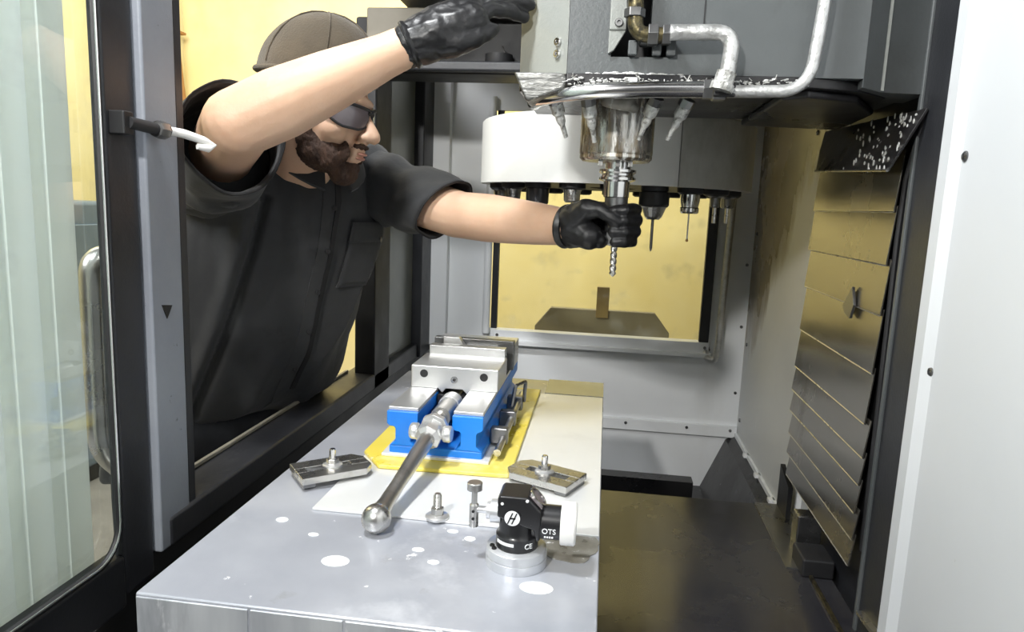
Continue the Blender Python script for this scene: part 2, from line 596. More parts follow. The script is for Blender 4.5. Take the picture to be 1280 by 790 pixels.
# front wall (operator side): lower apron, sill, posts, fixed panel
ap = st(bx(-.66, -.60, -.3, 2.33, .05, .86).build('wall_front', 'black'))
bx(-.665, -.585, .86, 2.33, .86, .905).build('sill', 'charcoal', ap, .006)
bx(-.663, -.655, .93, 1.735, .905, .912).build('sill_track', 'header_brown', ap, .002)
for p in ((-.598, .735, .80), (-.598, .60, .80)):
    screw(p, (1, 0, 0), .006, ap, 'steel', .008)
# door post near the camera: square section with a lighter inner face
post = st(bx(-.66, -.588, .842, .912, .86, 2.15).build('trim_2', 'post_blue', None, .004))
bx(-.664, -.590, .9125, .930, .86, 2.15).build('post_flange', 'charcoal', post, .002)
bx(-.622, -.603, .8405, .842, .86, 2.15).build('post_rebate', 'black', post)
MB().prism([(.862, 1.208), (.884, 1.205), (.878, 1.196), (.872, 1.188)], 0, -.5885, -.5868).build('paint_chip', 'black', post)
# far half: sliding door leaf seen from inside
d2 = st(bx(-.64, -.585, 1.735, 1.865, .86, 1.80).build('door_2', 'black', None, .006))
bx(-.625, -.605, 1.865, 2.16, .86, 1.80).build('door_panel', 'panel_green', d2, .002)
bx(-.607, -.600, 1.865, 2.16, .872, .880).build('panel_seam', 'black', d2)
bx(-.64, -.575, 2.16, 2.31, .86, 1.90).build('door_stile', 'charcoal', d2, .005)
bx(-.60, -.52, 2.275, 2.309, .88, 1.90).build('corner_channel', 'wall_grey', d2, .004)
# overhead housing behind the operator's hand
hd = thing('changer_housing', (-.4, 1.77, 1.665), 'dark housing box above the far panel with a black recess behind the raised glove', 'housing')
hb = MB()
hb.box(-.60, -.20, 1.72, 1.84, 1.80, 1.815)
hb.box(-.60, -.20, 1.72, 1.84, 1.665, 1.685)
hb.box(-.60, -.585, 1.72, 1.84, 1.685, 1.80)
hb.box(-.59, -.21, 1.80, 1.84, 1.685, 1.80)
hb.build('shell', 'black', hd, .003)
bx(-.40, -.21, 1.775, 1.80, 1.69, 1.80).build('recess_back', 'rubber', hd)
bx(-.60, -.40, 1.700, 1.722, 1.735, 1.812).build('front_plate', 'header_brown', hd, .004)
bx(-.60, -.215, 1.695, 1.722, 1.668, 1.692).build('lower_lip', 'charcoal', hd, .006)
MB().lathe([(.0, 0), (.030, .0), (.034, .008), (.034, .03), (.0, .03)], (-.285, 1.755, 1.687), (0, 0, 1), 20).build('cable_gland', 'rubber', hd)
MB().tube([(-.275, 1.74, 1.735), (-.265, 1.73, 1.712)], .0018, 6).build('split_pin', 'chrome', hd)
# column-side post and white outer panel, right
cp = st(bx(.440, .50, 1.015, 1.125, .55, 2.1).build('trim_3', 'charcoal', None, .006))
bx(.4355, .441, 1.112, 1.122, .62, 2.1).build('edge_bead', 'head_grey', cp, .002)
MB().prism([(1.015, .752), (1.10, .742), (1.098, .737), (1.015, .744)], 0, .43, .4405).build('foot_bead', 'steel', cp)
wp = st(MB().prism([(.440, 1.022), (.428, 1.012), (.428, .985), (.438, .972), (.438, -.8), (.46, -.8), (.46, 1.022)], 2, .735, 2.3).build('wall_near', 'white_panel', None, .002))
for z, y in ((1.442, .975), (1.163, .989)):
    MB().lathe([(.007, 0), (.007, .002), (.004, .0045), (0, .005)], (.4385, y - .012, z), (-1, 0, 0), 14).build('rivet', 'dark_steel', wp)
bx(.445, .47, -.8, 1.02, .60, .735).build('lower_rail', 'charcoal', wp)
# dark oily cover plate over the saddle
cv = st(bx(-.02, .452, .30, 1.60, .67, .70).build('floor_cover', 'oily_plate', None, .003))
bx(.375, .445, 1.30, 1.60, .70, .7025).build('wear_strip', 'dark_steel', cv)
bx(.408, .414, .45, 1.27, .7005, .706).build('edge_seam', 'brass', cv)
bx(.395, .452, 1.27, 1.345, .7, .735).build('wiper_block', 'rubber', cv, .004)
bx(.405, .452, 1.36, 1.40, .7, .78).build('wiper_bracket', 'dark_steel', cv, .003)
MB().prism([(1.60, .69), (1.52, .69), (1.52, .775), (1.60, .80)], 0, .425, .435).build('side_guard', 'black', cv)

# ================================================================== machine table
tb = thing('machine_table', (-.22, 1.1, .87), 'long pale aluminium machine table spotted with dried coolant', 'table')
bx(-.46, .014, .612, 1.625, .905, .950).build('table_top', 'table_top', tb, .0025)
xs = [-.4595, -.335, -.235, -.115, .0135]
for i in range(4):
    bx(xs[i] + .0012, xs[i + 1] - .0012, .6105, .64, .80, .9465).build('front_panel', 'table_side', tb, .001)
bx(-.455, .010, .64, 1.62, .80, .905).build('table_body', 'table_side', tb)
bx(-.115, .0135, 1.5, 1.6255, .9502, .953).build('end_strip', 'panel_green', tb)
bx(-.40, -.03, .75, 1.50, .70, .80).build('saddle', 'dark_steel', tb)
bx(-.38, -.04, .80, 1.45, .45, .70).build('pedestal', 'dark_steel', tb)
# sludge patch
pl = MB()
n = 30
out = []
for k in range(n):
    t = 2 * PI * k / n
    r = 1 + .25 * noise.noise(Vector((math.cos(t) * 2, math.sin(t) * 2, 3)))
    out.append((-.022 + .034 * r * math.cos(t), .812 + .045 * r * math.sin(t)))
pl.prism(out, 2, .9502, .9512)
s_ = pl.build('dried_sludge', 'sludge')
tag(s_, 'brown-grey patch of wet sludge on the table behind the black probe', 'residue')
# coolant splashes (separate thin puddles)
sp = [(-.285, .715, .013), (-.053, .705, .014), (-.243, .876, .006), (-.17, .815, .006), (-.22, .86, .006), (-.39, .80, .007), (-.145, .80, .006), (-.155, .89, .005), (-.335, .77, .005), (-.20, .76, .006), (-.175, .735, .006)]
for i, (x, y, r) in enumerate(sp):
    q = MB()
    q.lathe([(r, 0), (r * .9, .0009), (r * .5, .0014), (0, .0016)], (0, 0, 0), (0, 0, 1), 20)
    q.v = [(a * (1.25 + .1 * math.sin(i)) + x, b * (.85 + .1 * math.cos(i)) + y, c + .9501) for a, b, c in q.v]
    o = q.build('coolant_drop', 'white_mark')
    tag(o, {0: 'large white dried coolant spot on bare table beyond the handle ball', 1: 'large white dried coolant spot at the foot of the probe base'}.get(i, 'small white dried coolant spot on the bare end of the machine table'), 'droplet', 'coolant spots on the table')

fp = tag(bx(-.365, .013, .835, 1.492, .9502, .9535).build('fixture_plate', 'plate_white', None, .001), 'thin bright metal sheet lying flat on the table under the vise', 'plate')
pad = MB().prism([(-.325, .985), (-.124, .992), (-.122, 1.0), (-.124, 1.50), (-.366, 1.50), (-.366, 1.04)], 2, .9536, .9605)
tag(pad.build('yellow_pad', 'yellow_pad', None, .0025), 'glossy yellow plastic pad beneath the blue vise', 'pad')

# ================================================================== vise
vi = thing('machine_vise', (-.248, 1.2, .9606), 'blue and silver machine vise bolted over the yellow pad', 'vise')
VZ = .9606
b = MB()
b.box(-.322, -.172, 1.03, 1.46, VZ, .9775)
b.build('base', 'blue_paint', vi, .003)
bx(-.332, -.160, 1.022, 1.47, VZ, .9655).build('base_shim', 'plate_white', vi, .001)
for x0, x1, wx0, wx1 in ((-.326, -.276, -.312, -.287), (-.221, -.172, -.207, -.182)):
    MB().prism([(x0, 1.012), (x0, 1.0325), (x1, 1.0325), (x1, 1.012), (x1 - .005, 1.0085), (wx1 + .002, 1.0075), (wx1, 1.004), (wx1, .985), (wx1 + .009, .977), (wx0 - .009, .977), (wx0, .985), (wx0, 1.004), (wx0 - .002, 1.0075), (x0 + .005, 1.0085)], 1, 1.03, 1.45).build('rail', 'blue_paint', vi, .0012)
    bx(x0 + .0008, x1 - .0008, 1.036, 1.45, 1.0325, 1.0385).build('rail_way', 'jaw_steel', vi, .001)
# movable jaw: T-shaped front with a screw notch, screw holes, stepped top
jaw = MB().prism([(-.324, 1.0385), (-.324, 1.078), (-.170, 1.078), (-.170, 1.0385), (-.219, 1.0385), (-.224, 1.031), (-.232, 1.039), (-.262, 1.039), (-.268, 1.031), (-.276, 1.0385)], 1, 1.16, 1.265)
mj = jaw.build('movable_jaw', 'jaw_steel', vi, .0018)
bx(-.318, -.174, 1.262, 1.285, 1.045, 1.094).build('jaw_plate', 'jaw_steel', vi, .0012)
for x, z, r in ((-.301, 1.064, .0062), (-.247, 1.056, .0055), (-.195, 1.064, .0062)):
    MB().lathe([(r * 1.15, 0), (r * 1.15, .0006), (r, .0007), (r, -.004), (0, -.004)], (x, 1.1598, z), (0, -1, 0), 16).build('screw_hole', 'black' if r > .006 else 'steel', mj)
MB().lathe([(.0028, 0), (.0028, .0008), (0, .0008)], (-.247, 1.1596, 1.056), (0, -1, 0), 6).build('hex_recess', 'black', mj)
fj = bx(-.326, -.168, 1.335, 1.42, 1.0385, 1.088).build('fixed_jaw', 'jaw_steel', vi, .002)
bx(-.322, -.165, 1.318, 1.336, 1.042, 1.099).build('jaw_plate', 'dark_steel', vi, .001)
MB().prism([(-.300, 1.0865), (-.300, 1.104), (-.270, 1.104), (-.258, 1.0865)], 1, 1.30, 1.316).build('work_stop', 'jaw_steel', vi, .001)
bx(-.3, -.196, 1.286, 1.318, 1.05, 1.0865).build('clamped_stock', 'jaw_steel', vi, .001)
# screw under the jaw
MB().lathe([(.0165, 0), (.0165, .14), (.013, .145), (.013, .17)], (-.247, 1.06, 1.019), (0, 1, 0), 20).build('screw_shaft', 'steel', vi)
MB().lathe([(.019, 0), (.019, .03)], (-.247, 1.12, 1.019), (0, 1, 0), 20).build('screw_sleeve', 'jaw_steel', vi, .001)
bx(-.274, -.223, 1.15, 1.44, .986, 1.03).build('nut_block', 'black', vi)
# side clamp rod and bracket
MB().tube([(-.150, 1.04, .975), (-.150, 1.36, .985)], .006, 12).build('side_rod', 'steel', vi)
MB().tube(arc([(-.157, 1.25, .99), (-.150, 1.25, 1.03), (-.136, 1.29, 1.03), (-.140, 1.31, .985)], .006), .0035, 8).build('stop_bracket', 'dark_steel', vi)
for y in (1.10, 1.20, 1.30):
    bx(-.172, -.142, y, y + .018, .967, .995).build('side_clamp', 'dark_steel', vi, .003)

# vise handle (lifts off): ball, tapered shaft, socket with ears
hl = thing('vise_handle', (-.262, .775, .951), 'polished steel vise crank handle ending in a round ball', 'handle')
B, E_ = Vector((-.262, .790, .9695)), Vector((-.2465, 1.03, 1.016))
MB().ell(B, (.0185, .0185, .0185), None, 24, 16).build('ball_knob', 'steel', hl, ang=80)
d = E_ - B
MB().tube([B + d * t for t in (.03, .12, .3, .6, .84)], [.0135, .0105, .0098, .0115, .0128], 18).build('shaft', 'steel', hl)
dn = d.normalized()
sk = MB().lathe([(.013, 0), (.0205, .004), (.0205, .016), (.016, .020), (.016, .034), (.023, .036), (.023, .044), (.018, .048)], B + d * .81, dn, 8)
sk.build('socket', 'jaw_steel', hl, .0012, ang=20)
a_, b_, _ = frame_for(dn)
for sgn in (-1, 1):
    p = B + d * .90 + a_ * sgn * .026
    e = MB().lathe([(.011, -.007), (.013, -.004), (.013, .004), (.011, .007)], p, a_, 12)
    e.build('ear', 'jaw_steel', hl, .001)
MB().tube([B + d * .92, Vector((-.247, 1.075, 1.019))], .0125, 16).build('coupling', 'steel', hl)


# ================================================================== clamps and studs
def hexa(r):
    return [(r * math.cos(PI / 6 + k * PI / 3), r * math.sin(PI / 6 + k * PI / 3)) for k in range(6)]


def clamp(loc, rz, label):
    t = thing('strap_clamp', loc, label, 'clamp', 'strap clamps holding the pad', rz)
    # bar lies along local x, nose at +x; slot through the middle
    L2, W2, z0, z1 = .054, .034, .006, .016
    m = MB()
    m.prism([(-L2, -W2), (L2 * .75, -W2), (L2, -W2 * .5), (L2, -.0085), (-L2, -.0085)], 2, z0, z1)
    m.prism([(-L2, .0085), (L2, .0085), (L2, W2 * .5), (L2 * .75, W2), (-L2, W2)], 2, z0, z1)
    m.box(-L2, -L2 * .72, -.0086, .0086, z0, z1)
    m.box(L2 * .5, L2, -.0086, .0086, z0, z1)
    m.build('bar', 'steel', t, .0012, local=True)
    bx(-L2 + .002, -L2 + .02, -W2 + .003, W2 - .003, 0, z0 + .0003).build('heel', 'dark_steel', t, .001, local=True)
    bx(L2 - .018, L2 - .002, -W2 * .5, W2 * .5, 0.002, z0 + .0003).build('nose_foot', 'dark_steel', t, .001, local=True)
    MB().lathe([(.0145, z1), (.0145, z1 + .002), (.011, z1 + .004), (.0085, z1 + .0045)], (0, 0, 0), (0, 0, 1), 20).build('washer', 'jaw_steel', t, local=True)
    MB().prism(hexa(.0095), 2, z1 + .0042, z1 + .0105).build('nut', 'steel', t, .0008, local=True)
    MB().lathe([(.0047, 0), (.0047, z1 + .024), (.0036, z1 + .0255), (0, z1 + .0255)], (0, 0, 0), (0, 0, 1), 14).build('stud', 'chrome', t, local=True)
    return t


clamp((-.381, .945, .9537), R(40), 'slotted steel strap clamp beside the vise handle shaft at the operator side')
clamp((-.071, .993, .9537), R(180 - 24), 'slotted steel strap clamp behind the black probe, gripping the other pad corner')
sb = thing('stud_with_nut', (-.197, .842, .9536), 'short threaded stud with hex nut and flanged washer between handle ball and probe', 'stud')
MB().lathe([(.0155, 0), (.0155, .003), (.012, .005), (.006, .0055)], (-.197, .842, .9536), (0, 0, 1), 20).build('washer', 'jaw_steel', sb)
h6 = MB().prism(hexa(.0088), 2, .9588, .9675)
h6.v = [(x - .197, y + .842, z) for x, y, z in h6.v]
h6.build('nut', 'steel', sb, .0008)
th = [(.0056 if k % 2 else .0048, .014 + .0012 * k) for k in range(14)]
MB().lathe([(.0052, 0)] + th + [(.004, .033), (0, .033)], (-.197, .842, .9536), (0, 0, 1), 14).build('threaded_stud', 'steel', sb, ang=25)

# ================================================================== tool-setting probe
OX, OY = -.082, .757
ot = thing('tool_setter_probe', (OX, OY, .9502), 'black tool-setting probe with white end cap on a round steel base', 'probe')
MB().lathe([(.0355, 0), (.0355, .010), (.0345, .0105), (.0345, .012), (.0355, .0125), (.0345, .0205), (.033, .0215), (0, .0215)], (OX, OY, .9502), (0, 0, 1), 40).build('base_disc', 'aluminium', ot)
MB().lathe([(.0245, .0215), (.0245, .036), (.0225, .038), (.0215, .042), (.0215, .066)], (OX, OY, .9502), (0, 0, 1), 32).build('body_tube', 'anodised', ot)
hb_ = MB().prism([(OX - .0215, 1.012), (OX - .0215, 1.034), (OX - .019, 1.0375), (OX + .013, 1.0375), (OX + .028, 1.022), (OX + .028, .988), (OX + .024, .986), (OX + .02, 1.0)], 1, OY - .021, OY + .021)
hb_.build('head_block', 'anodised', ot, .005, seg=3)
wn = bx(-.010, .010, -.016, .016, -.0008, .0008).build('signal_window', 'lens_dark', ot, .0006, local=True)
wn.location = (.0205 + .001, 0, 1.0298 - .9502 + .0012)
wn.rotation_euler = (0, R(45), 0)
wf = MB().lathe([(.0105, -.0004), (.0125, .0), (.0125, .0016), (.0105, .0016)], (0, 0, 0), (0, 0, 1), 24, cap=False).build('window_rim', 'chrome', ot, local=True)
wf.location = wn.location + Vector((.0006, 0, .0006))
wf.rotation_euler = (0, R(45), 0)
MB().lathe([(.0195, .018), (.0195, .052), (.021, .053), (.021, .060)], (OX, OY, 1.003), (1, 0, 0), 28).build('barrel', 'anodised', ot)
MB().lathe([(.0235, .050), (.0245, .0515), (.0245, .0655), (.0225, .0675), (0, .0675)], (OX, OY, 1.003), (1, 0, 0), 32).build('end_cap', 'white_plastic', ot)
MB().lathe([(.0135, .019), (.0135, .031), (.010, .032), (.010, .036), (.004, .037), (.004, .050)], (OX, OY, 1.010), (-1, 0, 0), 20).build('stylus_mount', 'aluminium', ot)
MB().lathe([(.0055, -.018), (.0055, .008), (.0035, .010), (.0035, .026), (.009, .0265), (.009, .0345), (.008, .0355), (0, .0355)], (OX - .0515, OY, 1.007), (0, 0, 1), 18).build('stylus', 'steel', ot)
for z in (1.0, 1.009):
    MB().lathe([(.0018, .0), (.0018, .0062), (0, .0062)], (OX - .0515, OY, z), (0, -1, 0), 10).build('grub_screw', 'black', ot)
for a in (200, 214):
    screw((OX + .029 * math.cos(R(a)), OY + .029 * math.sin(R(a)), .9716), (0, 0, 1), .003, ot, 'black', .002)
for x, z in ((OX - .016, 1.0285), (OX + .012, 1.034)):
    MB().lathe([(.0022, 0), (.0016, .0008), (0, .001)], (x, OY - .0205, z), (0, -1, 0), 10).build('screw_dot', 'white_mark', ot)
# emblem: white disc with slanted dark H strokes; lettering
ey, ez, ex = OY - .0216, 1.0125, OX - .004
em = MB().lathe([(.0088, 0), (.0088, .0006), (0, .0006)], (ex, ey + .0004, ez), (0, -1, 0), 28).build('emblem', 'white_mark', ot)
for dx in (-.0024, .0024):
    MB().prism([(ex + dx - .0034, ez - .0065), (ex + dx - .0019, ez - .0065), (ex + dx + .0034, ez + .0065), (ex + dx + .0019, ez + .0065)], 1, ey - .0008, ey).build('emblem_stroke', 'black', em)
MB().prism([(ex - .0034, ez - .0007), (ex + .0034, ez - .0007), (ex + .0038, ez + .0009), (ex - .003, ez + .0009)], 1, ey - .0008, ey).build('emblem_stroke', 'black', em)
text('lettering', 'OTS', .0085, (OX + .0375, OY - .0198, 1.000), (R(90), 0, 0), 'white_mark', ot)
for k in range(4):
    bx(OX + .0325 + .0027 * k, OX + .0345 + .0027 * k, OY - .0201, OY - .0190, .9925, .9942).build('print_mark', 'white_mark', ot)
ce = text('lettering', 'CE', .0085, (OX + .0155, OY - .0195, .9795), (R(90), 0, R(38)), 'white_mark', ot)
sr = MB()
rings = []
for k in range(9):
    t = R(180 + 32 + k * 7)
    rings.append([(OX + r * math.cos(t), OY + r * math.sin(t), z) for r, z in ((.0243, .9795), (.0249, .9795), (.0249, .983), (.0243, .983))])
sr.rings(rings).build('white_stripe', 'white_mark', ot)

# ================================================================== spindle head
HD = thing('spindle_head', (.1, 1.22, 1.43), 'dark grey milling spindle head with coolant ring and chrome nose', 'spindle')
ZB = 1.552
bx(-.150, .46, 1.152, 1.42, ZB, 2.2).build('casting', 'head_grey', HD)
pn = MB()
pn.box(-.072, -.010, 1.068, 1.153, ZB, 2.2)
pn.box(-.010, .118, 1.068, 1.153, ZB, 1.577)
pn.box(.076, .118, 1.068, 1.153, 1.577, 1.60)
pn.box(.118, .34, 1.068, 1.153, ZB, 2.2)
pn.box(.045, .1185, 1.068, 1.153, 1.60, 2.2)
pn.build('side_panel', 'head_grey', HD)
bx(.1172, .1188, 1.0668, 1.069, 1.60, 2.2).build('panel_seam', 'black', HD)
MB().prism([(-.0725, 1.068), (-.152, 1.147), (-.152, 1.16), (-.0725, 1.16)], 2, ZB, 2.2).build('corner_panel', 'head_light', HD, .0015)  # lighter grey stands for the lamp light falling on this corner
for z in (1.60, 1.583):
    screw((-.088, 1.0825, z), (-.7, -.7, 0), .0065, HD, 'chrome')
# folded cover running back to the column
MB().prism([(.34, 1.068), (.378, 1.105), (.445, 1.118), (.445, 1.2), (.34, 1.2)], 2, ZB - .012, 2.2).build('column_cover', 'head_grey', HD, .001)
bx(.376, .380, 1.1015, 1.107, ZB - .01, 2.2).build('cover_edge', 'head_light', HD)
# recess behind the fitting
bx(-.011, .046, 1.12, 1.153, 1.577, 2.2).build('recess', 'black', HD)
bx(-.014, .010, 1.060, 1.069, 1.612, 2.2).build('fitting_bracket', 'head_light', HD, .002)
MB().prism([(-.014, 1.612), (.010, 1.612), (-.006, 1.585), (-.014, 1.58)], 1, 1.062, 1.0685).build('bracket_gusset', 'head_light', HD, .001)
screw((-.001, 1.060, 1.622), (0, -1, 0), .006, HD, 'dark_steel')
# bottom skirt plate
MB().prism([(-.152, 1.147), (-.072, 1.062), (.255, 1.062), (.345, 1.09), (.40, 1.15), (.43, 1.42), (-.152, 1.42)], 2, ZB - .014, ZB + .0005).build('skirt_plate', 'black_oil', HD, .002)
MB().prism([(.24, 1.10), (.27, 1.075), (.35, 1.115), (.415, 1.24), (.43, 1.46), (.24, 1.42)], 2, ZB - .026, ZB - .014).build('skirt_plate', 'black_oil', HD, .004)
# chrome nose
SX, SY = .0068, 1.22
MB().lathe([(.030, 1.4385), (.056, 1.4385), (.0605, 1.443), (.0605, 1.4475), (.0595, 1.4485), (.0605, 1.4495), (.0612, 1.452), (.0615, 1.54), (.064, 1.54), (.064, ZB)], (SX, SY, 0), (0, 0, 1), 48).build('spindle_nose', 'grimy_chrome', HD)
for k in range(3):
    bx(SX + (-.028, .02, .0)[k], SX + (-.02, .028, .008)[k], SY - .042, SY - .03, 1.428, 1.4385).build('drive_dog', 'steel', HD, .001)
# coolant ring pipe with left wedge of packed chips
ring = [(SX + .135 * math.cos(t), SY - .055 + .112 * math.sin(t), 1.5285 - .006 * max(0, -math.cos(t))) for t in [R(a) for a in range(186, 282, 8)]]
ring += [(.06, 1.052, 1.530), (.126, 1.052, 1.531)]
cr = MB().tube(ring, .0115, 14).build('coolant_pipe', 'chrome', HD)
MB().lathe([(.0145, 0), (.0145, .012), (.0165, .014), (.0165, .030), (.013, .032)], (.122, 1.052, 1.531), (1, 0, 0), 6).build('pipe_union', 'dark_steel', HD, ang=20)
# chip build-up pieces
ch = MB()
rnd = random.Random(3)
for k in range(300):
    t = rnd.random()
    x = -.135 + .40 * t
    y = 1.060 - .004 * rnd.random() if x > -.07 else 1.068 + (-.072 - x) - .002
    z = 1.541 + rnd.gauss(0, .0035)
    r = rnd.uniform(.0006, .0024)
    if rnd.random() < .45:
        ch.ell((x, y, z), (r * 2, r, r * .8), None, 6, 4)
    else:
        p = Vector((x, y, z))
        q = p + Vector((rnd.gauss(0, .005), -.002, rnd.gauss(0, .003)))
        ch.tube([p, q], .0007, 4)
for k in range(40):
    x = rnd.gauss(.02, .035)
    ch.ell((x, 1.0665, 1.5525 + abs(rnd.gauss(0, .001))), (.005, .0015, .0014), None, 6, 4)
o = ch.build('chip_residue', 'shavings', HD)
o['kind'] = 'stuff'
MB().prism([(-.150, 1.5535), (-.078, 1.553), (-.070, 1.545), (-.075, 1.531), (-.127, 1.512), (-.131, 1.513)], 1, 1.062, 1.14).build('chip_wedge', 'streaked', HD, .004)
# coolant nozzles: ball joint, cup, tapered tip
def nozzle(top, tip, parent):
    top, tip = Vector(top), Vector(tip)
    d = (tip - top)
    L = d.length
    nz_ = MB().lathe([(.0095, 0), (.0105, .003), (.0105, L * .35), (.007, L * .42), (.0075, L * .5), (.0065, L * .6), (.0042, L * .68), (.0035, L), (.002, L)], top, d, 12).build('coolant_nozzle', 'shavings', parent, ang=30)
    MB().lathe([(.012, -.006), (.012, .006)], top, d, 8).build('nozzle_nut', 'dark_steel', nz_)


for a, b2 in (((-.092, 1.115, 1.523), (-.074, 1.15, 1.470)), ((-.040, 1.105, 1.520), (-.028, 1.135, 1.462)), ((.060, 1.105, 1.522), (.040, 1.135, 1.468)), ((.108, 1.125, 1.523), (.085, 1.15, 1.470))):
    nozzle(a, b2, HD)
MB().caps([(-.012, 1.14, 1.528), (.018, 1.138, 1.524), (.03, 1.14, 1.516)], [.012, .014, .008]).build('chip_clump', 'sludge', HD)
# fittings and external tubes
MB().tube(arc([(.018, 1.045, 1.72), (.022, 1.045, 1.602), (.072, 1.045, 1.602)], .02), .011, 12).build('brass_elbow', 'brass', HD)
for p, dd, r, l in (((.017, 1.045, 1.685), (0, 0, 1), .0155, .02), ((.019, 1.045, 1.650), (0, 0, 1), .0165, .018), ((.02, 1.045, 1.625), (0, 0, 1), .015, .012), ((.040, 1.045, 1.602), (1, 0, 0), .0155, .014), ((.060, 1.045, 1.602), (1, 0, 0), .0145, .012)):
    MB().lathe([(r, 0), (r, l)], p, dd, 6).build('hex_fitting', 'dark_steel', HD, .0012, ang=20)
MB().lathe([(.012, 0), (.012, .028)], (.03, 1.075, 1.604), (1, 0, 0), 12).build('valve_body', 'dark_steel', HD, .002)
for x in (.014, .048, .068):
    bx(x, x + .013, 1.056, 1.067, 1.5775, 1.598).build('standoff', 'head_grey', HD, .002)
MB().tube(arc([(.070, 1.033, 1.603), (.155, 1.033, 1.604), (.150, 1.033, 1.538)], .026, 8), .0105, 14).build('steel_tube', 'galv_tube', HD)
MB().lathe([(.0135, 0), (.0135, .014), (.016, .016), (.016, .026)], (.150, 1.033, 1.552), (-.25, 0, -1), 10).build('tube_nut', 'chips', HD)
MB().tube(arc([(.155, 1.046, 1.528), (.262, 1.043, 1.530), (.273, 1.043, 1.66), (.273, 1.043, 2.2)], .04, 8), .0085, 14).build('steel_tube', 'galv_tube', HD)
bx(.135, .165, 1.038, 1.066, 1.520, 1.54).build('tube_clamp', 'black_oil', HD, .002)
bx(.012, .030, 1.0600, 1.0626, 1.5425, 1.5475).build('white_clip', 'white_mark', HD)

# ------------------------------------------------------------------ holder and drill in the spindle
tl = thing('drill_holder', (.014, 1.22, 1.245), 'tool holder with twist drill gripped by the black glove under the spindle', 'tool holder')
MB().lathe([(.022, 1.4385), (.022, 1.4265), (.0255, 1.426), (.0315, 1.425), (.0315, 1.421), (.027, 1.418), (.027, 1.4155), (.0315, 1.412), (.0315, 1.408), (.0225, 1.405), (.0215, 1.38), (.0205, 1.379)][::-1], (.0115, 1.22, 0), (0, 0, 1), 32).build('flange', 'chrome', tl)
MB().lathe([(.0195, 1.380), (.0195, 1.345), (.0175, 1.343), (.0165, 1.322), (.014, 1.320)][::-1], (.0125, 1.22, 0), (0, 0, 1), 28).build('collet_body', 'dark_steel', tl)
MB().lathe([(.0145, 1.322), (.0125, 1.300), (.009, 1.297), (.0, 1.297)][::-1], (.0133, 1.22, 0), (0, 0, 1), 12).build('collet_nut', 'jaw_steel', tl, ang=20)
dr = []
for k in range(34):
    z = 1.298 - (1.298 - 1.249) * k / 33
    tw = k * .42
    rr = []
    for q in range(16):
        t = 2 * PI * q / 16
        f = 1 - .42 * max(0, math.cos(2 * (t - tw)))
        rr.append((.0137 + .0058 * f * math.cos(t), 1.22 + .0058 * f * math.sin(t), z))
    dr.append(rr)
dr.append([(.0137 + (p[0] - .0137) * .1, 1.22 + (p[1] - 1.22) * .1, 1.244) for p in dr[-1]])
MB().rings(dr).build('twist_drill', 'steel', tl, ang=50)

# ================================================================== tool carousel
CX, CY, CR = .008, 1.865, .342
ca = thing('tool_carousel', (CX, CY, 1.38), 'pale round tool carousel drum behind the spindle', 'carousel')


def drum(a0, a1, n, r0, r1, z0, z1):
    m = MB()
    rg_ = []
    for k in range(n + 1):
        t = R(a0 + (a1 - a0) * k / n)
        rg_.append([(CX + r * math.sin(t), CY - r * math.cos(t), z) for r, z in ((r0, z0), (r1, z0), (r1, z1 - .004), (r1 - .004, z1), (r0, z1))])
    return m.rings(rg_)


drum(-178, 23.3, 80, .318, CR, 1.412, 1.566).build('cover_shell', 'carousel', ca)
drum(23.7, 182, 60, .318, CR, 1.412, 1.566).build('cover_shell', 'carousel_dirt_shade', ca)
drum(-180, 180, 64, .02, .322, 1.545, 1.562).build('top_plate', 'carousel', ca)
drum(-180, 180, 64, .06, .32, 1.412, 1.42).build('pocket_disc', 'rubber', ca)
MB().lathe([(.07, 1.44), (.07, 1.78)], (CX, CY, 0), (0, 0, 1), 28).build('hub', 'dark_steel', ca)
for k in range(20):
    t = R(k * 18)
    x, y = CX + .292 * math.sin(t), CY - .292 * math.cos(t)
    m = MB().lathe([(.024, 1.398), (.030, 1.402), (.030, 1.4125)], (x, y, 0), (0, 0, 1), 14)
    m.build('pocket', 'rubber', ca)

